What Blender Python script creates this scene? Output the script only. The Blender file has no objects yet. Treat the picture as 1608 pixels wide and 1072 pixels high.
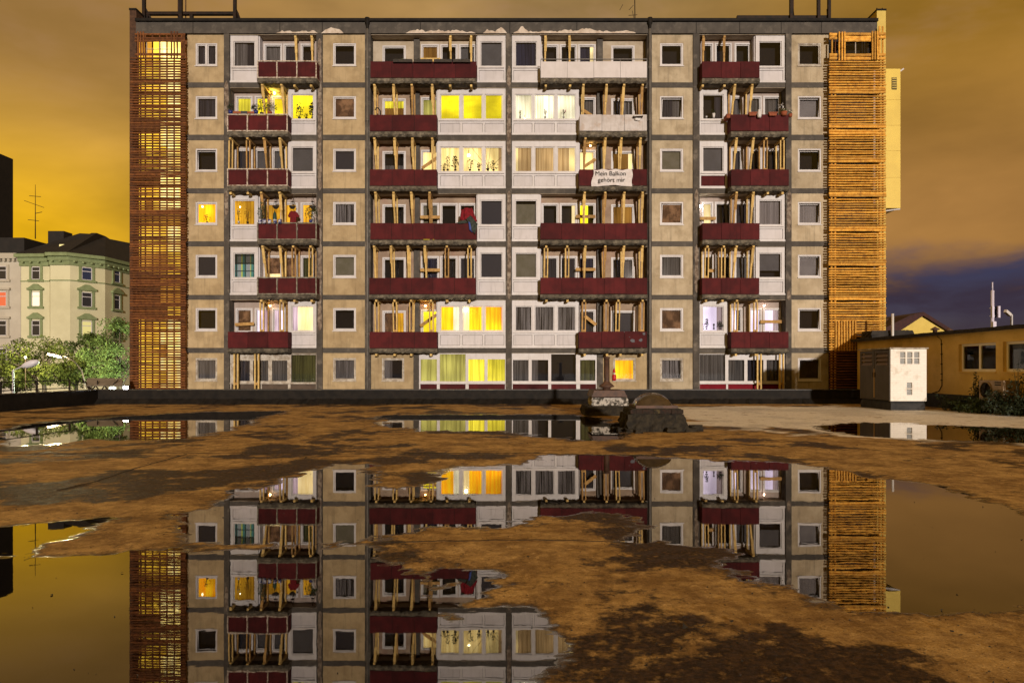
import bpy, math, random
import numpy as np
from mathutils import Vector, Matrix

random.seed(7)
RNG = np.random.default_rng(7)
SC = bpy.context.scene
COL = SC.collection
R = math.radians

# ------------------------------------------------------------------ camera
EYE = 1.6          # camera height above the flat roof
F = 1072.0         # focal length in photo pixels (24 mm lens, 36 mm sensor, 1608 px)
HX, HY = 804.0, 580.0
cam_d = bpy.data.cameras.new('camera')
cam = bpy.data.objects.new('camera', cam_d); COL.objects.link(cam)
cam.location = (0, 0, EYE); cam.rotation_euler = (R(90), 0, 0)
cam_d.sensor_width = 36; cam_d.lens = 24; cam_d.shift_y = 44 / 1608
cam_d.clip_start = 0.1; cam_d.clip_end = 6000
SC.camera = cam

# ------------------------------------------------------------------ sun, sky, exposure
SUN_AZ, SUN_EL = R(11), R(6.8)       # behind the camera, a little to the right, low
to_sun = Vector((math.sin(SUN_AZ) * math.cos(SUN_EL), -math.cos(SUN_AZ) * math.cos(SUN_EL), math.sin(SUN_EL)))
sl = bpy.data.lights.new('sun', 'SUN'); sl.energy = 2.9; sl.angle = R(1.6); sl.color = (1.0, .87, .76)
so = bpy.data.objects.new('sun', sl); COL.objects.link(so)
so.rotation_euler = (-to_sun).to_track_quat('-Z', 'Y').to_euler(); so.location = (10, -20, 40)

W = bpy.data.worlds.new('World'); SC.world = W; W.use_nodes = True
SC.view_settings.view_transform = 'Standard'; SC.view_settings.look = 'None'
SC.view_settings.exposure = 0.2; SC.view_settings.gamma = 1.0; SC.view_settings.use_curve_mapping = False
SC.cycles.use_denoising = True
SC.cycles.max_bounces = 6; SC.cycles.transparent_max_bounces = 12
SC.cycles.caustics_reflective = False; SC.cycles.caustics_refractive = False
SC.cycles.sample_clamp_indirect = 4.0


class NT:
    """small node-tree helper"""
    def __init__(s, tree):
        s.t = tree; s.n = tree.nodes; s.l = tree.links
    def new(s, kind, **kw):
        n = s.n.new(kind)
        for k, v in kw.items(): setattr(n, k, v)
        return n
    def set(s, sock, v):
        if isinstance(v, bpy.types.NodeSocket): s.l.new(v, sock)
        elif isinstance(v, (tuple, list)) and len(v) == 3 and sock.type == 'RGBA': sock.default_value = (*v, 1)
        else: sock.default_value = v
    def math(s, op, a, b=None, c=None, clamp=False):
        n = s.new('ShaderNodeMath', operation=op, use_clamp=clamp)
        s.set(n.inputs[0], a)
        if b is not None: s.set(n.inputs[1], b)
        if c is not None: s.set(n.inputs[2], c)
        return n.outputs[0]
    def step(s, v, a, b, lo=0.0, hi=1.0):
        n = s.new('ShaderNodeMapRange', interpolation_type='SMOOTHSTEP')
        s.set(n.inputs[0], v); n.inputs[1].default_value = a; n.inputs[2].default_value = b
        n.inputs[3].default_value = lo; n.inputs[4].default_value = hi
        return n.outputs[0]
    def mix(s, f, a, b, blend='MIX'):
        n = s.new('ShaderNodeMix', data_type='RGBA', blend_type=blend)
        s.set(n.inputs['Factor'], f); s.set(n.inputs[6], a); s.set(n.inputs[7], b)
        return n.outputs[2]
    def noise(s, vec, scale, detail=4, rough=.55, dist=0.0):
        n = s.new('ShaderNodeTexNoise')
        s.l.new(vec, n.inputs['Vector']); n.inputs['Scale'].default_value = scale
        n.inputs['Detail'].default_value = detail; n.inputs['Roughness'].default_value = rough
        n.inputs['Distortion'].default_value = dist
        return n.outputs[0]
    def mapping(s, vec, sc=(1, 1, 1), rot=(0, 0, 0), loc=(0, 0, 0)):
        n = s.new('ShaderNodeMapping'); s.l.new(vec, n.inputs[0])
        n.inputs['Scale'].default_value = sc; n.inputs['Rotation'].default_value = rot; n.inputs['Location'].default_value = loc
        return n.outputs[0]


def build_sky():
    t = NT(W.node_tree); t.n.clear()
    out = t.new('ShaderNodeOutputWorld'); bg = t.new('ShaderNodeBackground')
    tc = t.new('ShaderNodeTexCoord'); d = tc.outputs['Generated']
    sep = t.new('ShaderNodeSeparateXYZ'); t.l.new(d, sep.inputs[0])
    x, z = sep.outputs[0], sep.outputs[2]
    flat = t.mapping(d, (1.0, 1.0, 2.6), (0, R(-14), 0))
    n1 = t.noise(flat, 1.7, 5, .5, .4)
    n2 = t.noise(flat, 4.2, 5, .55, .3)
    # orange-lit cloud deck over the town: brightest low in the west, browner overhead and in the east
    lx = t.step(x, -0.22, -0.60); lz = t.step(z, 0.38, 0.12)
    glow = t.math('MULTIPLY', lx, lz)
    top = t.mix(t.step(x, -0.5, 0.25), (.27, .145, .040), (.36, .22, .082))
    east = t.mix(t.step(z, .46, .17), (.235, .118, .014), (.255, .125, .034))
    c = t.mix(t.step(x, 0.02, 0.5), top, east)
    c = t.mix(glow, c, (.66, .355, .004))
    v = t.math('ADD', t.math('MULTIPLY_ADD', n1, 2.2, -.55), t.math('MULTIPLY', n2, .9))
    c = t.mix(1.0, c, v, 'MULTIPLY')
    mauve = t.math('MULTIPLY', t.step(n2, .52, .68), .45)
    c = t.mix(t.math('MULTIPLY', mauve, t.step(z, .22, .5)), c, (.30, .17, .10))
    # gap in the cloud low in the east: deep twilight sky
    ns = t.new('ShaderNodeTexSky'); ns.sky_type = 'NISHITA'; ns.sun_disc = False
    ns.sun_elevation = SUN_EL; ns.sun_rotation = math.atan2(to_sun.x, to_sun.y)
    gap_h = t.math('SUBTRACT', t.math('MULTIPLY_ADD', n2, .17, .045), z)
    gap = t.math('MULTIPLY', t.step(gap_h, -.035, .03), t.step(x, .30, .46))
    night = t.mix(1.0, ns.outputs[0], (.014, .011, .026), 'MULTIPLY')
    murk = t.mix(t.step(n2, .40, .62), (.036, .025, .040), night)
    rift = t.math('MULTIPLY', t.step(t.noise(t.mapping(d, (1, 1, 5)), 7, 3), .60, .68), t.step(x, .50, .60))
    murk = t.mix(t.math('MULTIPLY', rift, .6), murk, (.10, .12, .25))
    c = t.mix(gap, c, murk)
    t.l.new(c, bg.inputs[0]); bg.inputs[1].default_value = 1.0
    t.l.new(bg.outputs[0], out.inputs[0])
build_sky()

# ------------------------------------------------------------------ helpers: placing, meshes, tags
def X_(px, d): return (px - HX) / F * d
def Z_(py, d): return EYE - (py - HY) / F * d
WO = {}            # world origin of every object


def tag(o, label=None, cat=None, group=None, kind=None):
    if label: o['label'] = label
    if cat: o['category'] = cat
    if group: o['group'] = group
    if kind: o['kind'] = kind
    return o


def link(name, data, org, parent=None):
    o = bpy.data.objects.new(name, data); COL.objects.link(o)
    org = Vector(org); WO[o.name] = org
    if parent is not None:
        o.parent = parent; o.location = org - WO[parent.name]
    else: o.location = org
    return o


def thing(name, loc, label, cat, group=None):
    return tag(link(name, None, loc), label, cat, group)


class MB:
    """collects boxes, bars, tubes ... in world coordinates and links them as ONE mesh"""
    def __init__(s): s.v = []; s.f = []; s.m = []; s.sm = []
    def add(s, vs, fs, mi=0, smooth=False):
        b = len(s.v); s.v += [tuple(p) for p in vs]
        for f in fs: s.f.append([b + i for i in f]); s.m.append(mi); s.sm.append(smooth)
        return s
    def box(s, x0, x1, y0, y1, z0, z1, mi=0):
        if x0 > x1: x0, x1 = x1, x0
        if y0 > y1: y0, y1 = y1, y0
        if z0 > z1: z0, z1 = z1, z0
        vs = [(x0, y0, z0), (x1, y0, z0), (x1, y1, z0), (x0, y1, z0), (x0, y0, z1), (x1, y0, z1), (x1, y1, z1), (x0, y1, z1)]
        return s.add(vs, [(3, 2, 1, 0), (4, 5, 6, 7), (0, 1, 5, 4), (1, 2, 6, 5), (2, 3, 7, 6), (3, 0, 4, 7)], mi)
    def bar(s, a, b, w, h, up=(0, 0, 1), mi=0):
        a = Vector(a); b = Vector(b); d = (b - a).normalized(); u = Vector(up)
        if abs(d.dot(u)) > .98: u = Vector((0, 1, 0))
        sx = d.cross(u).normalized(); uz = sx.cross(d)
        vs = []
        for p in (a, b):
            for i, j in ((-1, -1), (1, -1), (1, 1), (-1, 1)): vs.append(p + sx * (w / 2 * i) + uz * (h / 2 * j))
        return s.add(vs, [(3, 2, 1, 0), (4, 5, 6, 7), (0, 1, 5, 4), (1, 2, 6, 5), (2, 3, 7, 6), (3, 0, 4, 7)], mi)
    def tube(s, pts, r, n=8, mi=0, smooth=True):
        pts = [Vector(p) for p in pts]; rs = r if isinstance(r, (list, tuple)) else [r] * len(pts)
        vs = []; fs = []
        for k, p in enumerate(pts):
            d = (pts[min(k + 1, len(pts) - 1)] - pts[max(k - 1, 0)]).normalized()
            u = Vector((0, 0, 1)) if abs(d.z) < .9 else Vector((0, 1, 0))
            a = d.cross(u).normalized(); b = a.cross(d)
            for i in range(n):
                t = 2 * math.pi * i / n
                vs.append(p + a * (rs[k] * math.cos(t)) + b * (rs[k] * math.sin(t)))
        for k in range(len(pts) - 1):
            for i in range(n):
                j = (i + 1) % n
                fs.append((k * n + i, k * n + j, (k + 1) * n + j, (k + 1) * n + i))
        s.add(vs, fs, mi, smooth)
        b0 = len(s.v) - len(vs)
        s.f.append([b0 + i for i in range(n)][::-1]); s.m.append(mi); s.sm.append(False)
        s.f.append([b0 + (len(pts) - 1) * n + i for i in range(n)]); s.m.append(mi); s.sm.append(False)
        return s
    def lathe(s, c, prof, n=14, mi=0, smooth=True):
        vs = []; fs = []
        for r, z in prof:
            for i in range(n):
                t = 2 * math.pi * i / n
                vs.append((c[0] + r * math.cos(t), c[1] + r * math.sin(t), c[2] + z))
        for k in range(len(prof) - 1):
            for i in range(n):
                j = (i + 1) % n
                fs.append((k * n + i, k * n + j, (k + 1) * n + j, (k + 1) * n + i))
        return s.add(vs, fs, mi, smooth)
    def prism(s, poly, y0, y1, mi=0):
        """polygon in x,z given anticlockwise, extruded in y"""
        n = len(poly)
        vs = [(x, y0, z) for x, z in poly] + [(x, y1, z) for x, z in poly]
        fs = [list(range(n)), list(range(2 * n - 1, n - 1, -1))]
        for i in range(n):
            j = (i + 1) % n; fs.append((i, i + n, j + n, j))
        return s.add(vs, fs, mi)
    def extrude(s, poly, z0, z1, mi=0):
        """footprint polygon in x,y anticlockwise from above, extruded in z"""
        n = len(poly)
        vs = [(x, y, z0) for x, y in poly] + [(x, y, z1) for x, y in poly]
        fs = [list(range(n - 1, -1, -1)), list(range(n, 2 * n))]
        for i in range(n):
            j = (i + 1) % n; fs.append((i, j, j + n, i + n))
        return s.add(vs, fs, mi)
    def grid(s, P, nu, nv, mi=0, smooth=True):
        """P: list of nu*nv points, row by row"""
        fs = [(j * nu + i, j * nu + i + 1, (j + 1) * nu + i + 1, (j + 1) * nu + i) for j in range(nv - 1) for i in range(nu - 1)]
        return s.add(P, fs, mi, smooth)
    def wall(s, x0, x1, z0, z1, y0, y1, holes=(), mi=0):
        """slab in the x-z plane with rectangular openings, without coplanar overlaps"""
        xs = sorted({x0, x1, *[min(max(h[k], x0), x1) for h in holes for k in (0, 1)]})
        zs = sorted({z0, z1, *[min(max(h[k], z0), z1) for h in holes for k in (2, 3)]})
        xi = {x: i for i, x in enumerate(xs)}; nx = len(xs)
        def solid(i, j):
            if not (0 <= i < nx - 1 and 0 <= j < len(zs) - 1): return False
            cx = (xs[i] + xs[i + 1]) / 2; cz = (zs[j] + zs[j + 1]) / 2
            return not any(h[0] < cx < h[1] and h[2] < cz < h[3] for h in holes)
        for i in range(nx - 1):
            for j in range(len(zs) - 1):
                if not solid(i, j): continue
                a, b, c, d = xs[i], xs[i + 1], zs[j], zs[j + 1]
                s.add([(a, y0, c), (b, y0, c), (b, y0, d), (a, y0, d)], [(0, 1, 2, 3)], mi)
                s.add([(a, y1, c), (b, y1, c), (b, y1, d), (a, y1, d)], [(3, 2, 1, 0)], mi)
                if not solid(i - 1, j): s.add([(a, y0, c), (a, y1, c), (a, y1, d), (a, y0, d)], [(3, 2, 1, 0)], mi)
                if not solid(i + 1, j): s.add([(b, y0, c), (b, y1, c), (b, y1, d), (b, y0, d)], [(0, 1, 2, 3)], mi)
                if not solid(i, j - 1): s.add([(a, y0, c), (b, y0, c), (b, y1, c), (a, y1, c)], [(3, 2, 1, 0)], mi)
                if not solid(i, j + 1): s.add([(a, y0, d), (b, y0, d), (b, y1, d), (a, y1, d)], [(0, 1, 2, 3)], mi)
        return s
    def build(s, name, mats, parent=None, org=None):
        A = np.array(s.v, dtype=float)
        if org is None:
            lo, hi = A.min(0), A.max(0); org = ((lo[0] + hi[0]) / 2, (lo[1] + hi[1]) / 2, lo[2])
        me = bpy.data.meshes.new(name)
        me.from_pydata((A - np.array(org)).tolist(), [], s.f)
        if not isinstance(mats, (list, tuple)): mats = [mats]
        for m in mats: me.materials.append(m)
        me.polygons.foreach_set('material_index', s.m)
        me.polygons.foreach_set('use_smooth', s.sm)
        me.update()
        return link(name, me, org, parent)


# ------------------------------------------------------------------ materials
def new_mat(name):
    m = bpy.data.materials.new(name); m.use_nodes = True
    t = NT(m.node_tree); b = t.n['Principled BSDF']
    return m, t, b


def P(name, col, rough=.65, col2=None, ns=3.0, lo=.35, hi=.65, speck=0.0, sps=70, streak=0.0, bump=0.0, bs=60, metal=0.0, spec=.4, stain=None, stain_amt=0.0, sts=1.2, var=0.0):
    m, t, b = new_mat(name)
    geo = t.new('ShaderNodeNewGeometry'); pos = geo.outputs['Position']
    c = t.mix(0.0, col, col)
    if col2: c = t.mix(t.step(t.noise(pos, ns, 6, .6), lo, hi), col, col2)
    if speck: c = t.mix(1.0, c, t.math('MULTIPLY_ADD', t.noise(pos, sps, 2), 2 * speck, 1 - speck), 'MULTIPLY')
    if stain: c = t.mix(t.math('MULTIPLY', t.step(t.noise(pos, sts, 7, .65), .50, .68), stain_amt), c, stain)
    if streak:
        sv = t.noise(t.mapping(pos, (7, 7, .55)), 1.0, 5, .6)
        c = t.mix(t.math('MULTIPLY', t.step(sv, .50, .72), streak), c, tuple(k * .38 for k in col))
    if var:
        oi = t.new('ShaderNodeObjectInfo')
        c = t.mix(1.0, c, t.math('MULTIPLY_ADD', oi.outputs['Random'], 2 * var, 1 - var), 'MULTIPLY')
    t.set(b.inputs['Base Color'], c)
    b.inputs['Roughness'].default_value = rough; b.inputs['Metallic'].default_value = metal
    b.inputs['Specular IOR Level'].default_value = spec
    if bump:
        bn = t.new('ShaderNodeBump'); bn.inputs['Strength'].default_value = bump; bn.inputs['Distance'].default_value = .02
        t.l.new(t.noise(pos, bs, 4), bn.inputs['Height']); t.l.new(bn.outputs[0], b.inputs['Normal'])
    return m


def LIT(name, a, b_, strength=1.0, freq=14.0, contrast=(.32, .68), zf=.35):
    """fabric, blind or wall lit from a lamp in the room: woven density varies from fold to fold"""
    m, t, b = new_mat(name)
    geo = t.new('ShaderNodeNewGeometry'); pos = geo.outputs['Position']
    n = t.noise(t.mapping(pos, (freq, freq, zf)), 1.0, 3, .6)
    c = t.mix(t.step(n, *contrast), a, b_)
    c = t.mix(1.0, c, t.step(t.noise(pos, .7, 1, .4), .30, .70, .65, 1.5), 'MULTIPLY')  # broad noise in the glow stands in for lamp hot spots
    t.set(b.inputs['Base Color'], tuple(min(.6, k) * .45 for k in a)); b.inputs['Roughness'].default_value = .9
    t.set(b.inputs['Emission Color'], c); b.inputs['Emission Strength'].default_value = strength * 1.3
    return m


def FABRIC(name, a, b_, freq=14.0, contrast=(.35, .65), zf=.3):
    m, t, b = new_mat(name)
    geo = t.new('ShaderNodeNewGeometry'); pos = geo.outputs['Position']
    n = t.noise(t.mapping(pos, (freq, freq, zf)), 1.0, 3, .6)
    t.set(b.inputs['Base Color'], t.mix(t.step(n, *contrast), a, b_)); b.inputs['Roughness'].default_value = .95
    return m


def GLOW(name, col, strength):
    m, t, b = new_mat(name)
    t.set(b.inputs['Base Color'], (.06, .06, .06)); t.set(b.inputs['Emission Color'], col); b.inputs['Emission Strength'].default_value = strength
    return m


def GLASS(name, tint=(.8, .82, .84), ior=1.45, rough=.02):
    m, t, b = new_mat(name)
    t.n.remove(b); out = t.n['Material Output']
    tr = t.new('ShaderNodeBsdfTransparent'); tr.inputs[0].default_value = (*tint, 1)
    gl = t.new('ShaderNodeBsdfGlossy'); gl.inputs['Roughness'].default_value = rough
    fr = t.new('ShaderNodeFresnel'); fr.inputs['IOR'].default_value = ior
    mx = t.new('ShaderNodeMixShader')
    t.l.new(fr.outputs[0], mx.inputs[0]); t.l.new(tr.outputs[0], mx.inputs[1]); t.l.new(gl.outputs[0], mx.inputs[2])
    t.l.new(mx.outputs[0], out.inputs[0])
    return m


m_cream = P('cream_render', (.45, .345, .195), .9, (.35, .26, .14), 1.6, speck=.22, sps=38, streak=.42, bump=.5, bs=45, stain=(.19, .145, .08), stain_amt=.45, sts=.9, var=0.1)
m_creampale = P('pale_cream_render', (.49, .41, .28), .9, (.39, .315, .205), 1.6, speck=.22, sps=38, streak=.42, bump=.5, bs=45, stain=(.19, .145, .08), stain_amt=.45, sts=.9, var=0.1)  # lighter copy of the cream: stronger light on the right-hand columns painted in
m_band = P('grey_painted_concrete', (.058, .051, .043), .8, (.080, .070, .058), 2.2, speck=.15, sps=30, bump=.3, bs=30, streak=.2, stain=(.25, .22, .18), stain_amt=.22, sts=2.5, var=0.12)
m_pier = P('grey_pier', (.080, .069, .056), .85, (.052, .045, .038), 1.3, speck=.2, sps=40, bump=.4, bs=35, stain=(.28, .24, .19), stain_amt=.45, sts=1.7, var=0.15)
m_spall = P('spalled_concrete', (.26, .21, .16), .95, (.10, .07, .05), 5, speck=.4, sps=26, bump=1.0, bs=14, stain=(.42, .37, .30), stain_amt=.5, sts=3.5)
m_bare = P('bare_plaster', (.60, .53, .45), .95, (.44, .36, .28), 4, speck=.2, bump=.6, bs=20)
m_slab = P('rotten_slab_edge', (.15, .13, .095), .95, (.06, .052, .04), 4, speck=.5, sps=22, bump=1.0, bs=12, stain=(.34, .30, .22), stain_amt=.45, sts=3.3, var=0.2)
m_white = P('white_frame', (.58, .56, .56), .5, (.52, .495, .485), 2, speck=.06, streak=.22)
m_wpanel = P('white_panel', (.545, .52, .53), .55, (.49, .465, .465), 1.3, speck=.05, streak=.30, var=0.06)
m_dirtyframe = P('weathered_white_frame', (.50, .465, .40), .7, (.30, .25, .19), 5, speck=.2, streak=.4)
m_maroon = P('maroon_panel', (.082, .0115, .0125), .75, (.055, .009, .010), 2.0, speck=.18, sps=50, streak=.35, bump=.2, bs=40, spec=.15, var=0.22)
m_redpanel = P('red_panel', (.17, .006, .014), .7, (.13, .005, .011), 2.0, speck=.1, spec=.1)
m_soffit = P('soffit', (.48, .41, .31), .9, (.38, .31, .22), 1.5, speck=.1, stain=(.2, .15, .09), stain_amt=.4)
m_logwall = P('loggia_wall', (.36, .27, .19), .9, (.26, .185, .13), 1.4, speck=.3, sps=35, bump=.5, bs=35, stain=(.30, .12, .10), stain_amt=.30, sts=1.1)
m_logpanel = P('loggia_panelling', (.40, .33, .29), .8, (.32, .26, .22), 1.5, speck=.08, streak=.3)
m_black = P('black_bitumen_edge', (.012, .011, .010), .6, (.02, .017, .014), 3, speck=.2, bump=.3, spec=.08)
m_steel = P('dark_steel', (.015, .013, .012), .55, (.03, .018, .012), 5, bump=.1, spec=.1)
m_pipe = P('grey_drainpipe', (.16, .145, .125), .5, (.11, .10, .085), 3, speck=.1, streak=.3)
m_wood = P('pine_prop', (.66, .47, .17), .7, (.52, .34, .10), 6, speck=.2, sps=40, streak=.35, bump=.2, var=0.18)
m_wood2 = P('aged_pine_prop', (.46, .28, .09), .75, (.32, .175, .05), 6, speck=.2, sps=40, streak=.3, bump=.2, var=0.2)
m_slat_new = P('fresh_larch_slat', (.74, .40, .06), .7, (.58, .27, .03), 7, speck=.25, sps=30, bump=.3, bs=40, stain=(.16, .055, .012), stain_amt=.55, sts=5.5, var=0.3)  # lamplight on the right-hand screen is put into this brighter slat colour
m_slat_old = P('weathered_brown_slat', (.175, .062, .014), .8, (.105, .034, .008), 6, speck=.3, sps=30, bump=.3, bs=40, stain=(.05, .02, .008), stain_amt=.5, sts=5, var=0.35)  # darker copy of the slat timber: weaker light put into the colour
m_gable = P('gable_brick', (.085, .042, .022), .9, (.05, .025, .014), 8, speck=.4, sps=20, bump=.6, bs=16)
m_gable_y = P('yellow_gable_paint', (.62, .47, .11), .7, (.56, .42, .09), 2, speck=.05)
m_yclad = P('yellow_cladding', (.72, .53, .075), .45, (.66, .48, .065), 1.2, speck=.03)
m_dark = P('dark_room', (.012, .011, .012), .9)
m_room = P('unlit_room', (.022, .020, .022), .9)
m_glass = GLASS('window_glass', (.80, .80, .82), 1.5)
m_darkgrey = P('grey_roller_blind', (.17, .165, .16), .6, (.14, .135, .13), 1.5)
m_greybl = P('blue_grey_blind', (.042, .040, .052), .6)
m_beigeblind = P('beige_blind', (.34, .31, .21), .8, (.27, .25, .15), 2)
m_paleblind = P('pale_blind', (.44, .42, .40), .8, (.36, .34, .33), 2)

CUR = {
    'dark_curtain': FABRIC('dark_curtain', (.085, .08, .095), (.03, .028, .036)),
    'navy': FABRIC('navy_curtain', (.055, .06, .115), (.022, .024, .05), 10),
    'grey': FABRIC('grey_curtain', (.24, .225, .20), (.10, .095, .085), 11),
    'lace': FABRIC('lace_curtain', (.40, .38, .36), (.035, .032, .032), 16, (.42, .58)),
    'sheer': FABRIC('sheer_curtain', (.30, .28, .26), (.14, .13, .12), 9),
    'drape': FABRIC('pale_drape', (.50, .46, .43), (.36, .33, .31), 6),
    'olive': FABRIC('olive_curtain', (.16, .17, .05), (.06, .065, .02), 10),
    'lime': LIT('lime_blind_lit', (.76, .60, .008), (.60, .45, .004), 1.35, 1.6, (.3, .7), 3.0),
    'limecur': LIT('lime_curtain_lit', (.80, .66, .04), (.38, .30, .015), 1.35, 10),
    'limedim': LIT('lime_curtain_dim', (.50, .45, .10), (.21, .19, .04), .9, 10),
    'whitelace': LIT('white_lace_lit', (.95, .86, .55), (.58, .50, .26), 1.35, 10),
    'warm': LIT('warm_curtain_lit', (.98, .72, .27), (.66, .42, .12), 1.35, 6, (.3, .7)),
    'beige': LIT('beige_curtain_lit', (.50, .32, .13), (.25, .145, .05), 1.28, 16),
    'orange': LIT('orange_curtain_lit', (1.0, .56, .008), (.95, .26, .003), 1.5, 7),
    'amber': LIT('amber_curtain_lit', (.85, .42, .02), (.38, .135, .004), 1.0, 9),
    'amberdim': LIT('amber_dim', (.30, .14, .02), (.13, .055, .008), .9, 9),
    'yellowhot': LIT('yellow_hot_lit', (1.0, .80, .02), (.95, .66, .01), 1.5, 3),
    'dimroom': LIT('dim_orange_room', (.24, .115, .05), (.035, .016, .008), .8, 2.3, (.35, .60), 2.3),
    'creamlit': LIT('cream_lit', (.95, .74, .36), (.80, .56, .20), 1.35, 3),
    'lilac': LIT('lilac_lit', (.86, .73, .88), (.76, .62, .80), 1.42, 2),
    'lilaccur': LIT('lilac_curtain', (.60, .46, .46), (.28, .20, .18), .8, 12),
    'purpledeep': LIT('mauve_lit', (.80, .58, .62), (.22, .10, .13), .9, 8),
    'stair0': LIT('stair_light', (.90, .56, .05), (.72, .38, .02), 1.0, 3),
    'stair1': LIT('stair_light_bright', (1.0, .82, .32), (1.0, .66, .12), 1.2, 3),
    'stair2': LIT('stair_light_dim', (.55, .27, .03), (.35, .15, .012), .8, 3),
    'stair3': LIT('stair_light_off', (.10, .045, .01), (.05, .02, .004), .6, 3),
}
FLATM = {'black': m_dark, 'room': m_room, 'greyblind': m_darkgrey, 'bluegrey': m_greybl, 'beigeblind': m_beigeblind, 'paleblind': m_paleblind}

# tartan blanket used as a curtain
def tartan():
    m, t, b = new_mat('tartan_cloth')
    geo = t.new('ShaderNodeNewGeometry'); sep = t.new('ShaderNodeSeparateXYZ'); t.l.new(geo.outputs['Position'], sep.inputs[0])
    def stripes(v, per, w, off=0.0):
        f = t.math('FRACT', t.math('MULTIPLY_ADD', v, 1 / per, off)); return t.math('LESS_THAN', f, w)
    x, z = sep.outputs[0], sep.outputs[2]
    c = t.mix(stripes(x, .46, .5), (.05, .16, .13), (.20, .21, .19))
    c = t.mix(stripes(x, .46, .16, .2), c, (.02, .03, .03))
    c = t.mix(stripes(x, .46, .10, .55), c, (.40, .42, .03))
    c = t.mix(stripes(z, .40, .14, .3), c, (.02, .035, .035))
    low = t.math('LESS_THAN', z, Z_(414, 35.26))
    t.set(b.inputs['Base Color'], c); b.inputs['Roughness'].default_value = .95
    t.set(b.inputs['Emission Color'], t.mix(low, (0, 0, 0), c)); b.inputs['Emission Strength'].default_value = 1.3
    return m
CUR['tartan'] = tartan()

# ================================================================== THE SETTING: flat roof with puddles
D = 35.26                        # depth of the main facade plane
YF = D - .65                     # balcony front plane
YB = D + .55                     # loggia back wall plane
ROOF_L, ROOF_R, ROOF_B = -18.8, 17.4, 31.0

PUDDLES_PX = [
    [(8, 690), (12, 678), (60, 665), (130, 660), (205, 653), (260, 649), (330, 647), (430, 646), (410, 658), (370, 670), (330, 682), (285, 688), (205, 691), (140, 689), (80, 699), (30, 699)],
    [(585, 657), (620, 653), (700, 651), (800, 652), (900, 651), (930, 655), (960, 662), (990, 666), (985, 688), (950, 692), (905, 690), (860, 687), (820, 682), (790, 676), (740, 677), (660, 676), (610, 668)],
    [(1290, 669), (1340, 663), (1400, 664), (1500, 667), (1608, 673), (1700, 677), (1720, 700), (1608, 695), (1500, 690), (1400, 687), (1330, 681)],
    [(291, 806), (323, 799), (363, 784), (398, 771), (423, 766), (458, 754), (497, 734), (530, 729), (572, 729), (577, 744), (597, 759), (642, 766), (672, 759), (696, 741), (721, 734), (791, 734),
     (840, 731), (870, 718), (910, 715), (1016, 718), (1096, 721), (1237, 726), (1302, 733), (1353, 746), (1428, 756), (1503, 773), (1564, 791), (1608, 808), (1690, 840), (1720, 900), (1690, 965),
     (1608, 960), (1500, 957), (1420, 953), (1340, 952), (1290, 940), (1230, 926), (1190, 915), (1145, 890), (1175, 870), (1150, 857), (1080, 853), (1010, 852), (990, 846), (1010, 836), (1004, 812), (930, 803), (840, 806), (790, 824), (750, 827),
     (690, 823), (640, 830), (585, 840), (540, 848), (500, 851), (420, 853), (330, 855), (300, 845)],
    [(-60, 828), (0, 823), (75, 818), (152, 822), (120, 836), (75, 850), (40, 861), (-20, 864), (-70, 850)],
    [(-120, 876), (0, 874), (100, 872), (205, 869), (300, 867), (400, 863), (500, 858), (575, 866), (600, 890), (645, 915), (680, 955), (720, 965), (780, 958), (840, 962), (870, 985), (885, 1020), (860, 1080), (800, 1300), (-400, 1300), (-300, 1000)],
    [(698, 903), (720, 896), (746, 900), (735, 908), (705, 909)],
    [(690, 930), (715, 922), (742, 920), (728, 933), (700, 939)],
    [(640, 803), (690, 798), (745, 800), (740, 806), (680, 809)],
]


def g2(px, py):
    d = EYE * F / (py - HY); return ((px - HX) / F * d, d)


def vnoise(x, y, seed):
    """smooth value noise on arrays"""
    xi = np.floor(x).astype(int); yi = np.floor(y).astype(int); fx = x - xi; fy = y - yi
    fx = fx * fx * (3 - 2 * fx); fy = fy * fy * (3 - 2 * fy)
    T = np.random.default_rng(seed).random((256, 256))
    a = T[xi & 255, yi & 255]; b = T[(xi + 1) & 255, yi & 255]; c = T[xi & 255, (yi + 1) & 255]; d_ = T[(xi + 1) & 255, (yi + 1) & 255]
    return (a * (1 - fx) + b * fx) * (1 - fy) + (c * (1 - fx) + d_ * fx) * fy - .5


def fbm(x, y, seed, f0=1.0, octs=5, gain=.55):
    o = np.zeros_like(x); a = 1.0; f = f0
    for k in range(octs): o += a * vnoise(x * f + 13.7 * k, y * f - 7.1 * k, seed + k); a *= gain; f *= 2.03
    return o


def seg_sd(x, y, poly):
    dist = np.full(x.shape, 1e9); inside = np.zeros(x.shape, bool)
    n = len(poly)
    for i in range(n):
        ax, ay = poly[i]; bx, by = poly[(i + 1) % n]
        ex, ey = bx - ax, by - ay; wx, wy = x - ax, y - ay
        t = np.clip((wx * ex + wy * ey) / (ex * ex + ey * ey + 1e-12), 0, 1)
        dist = np.minimum(dist, (wx - ex * t) ** 2 + (wy - ey * t) ** 2)
        if ay != by:
            cr = ((ay > y) != (by > y)) & (x < ex * (y - ay) / (by - ay) + ax)
            inside ^= cr
    dist = np.sqrt(dist)
    return np.where(inside, -dist, dist)


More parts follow.
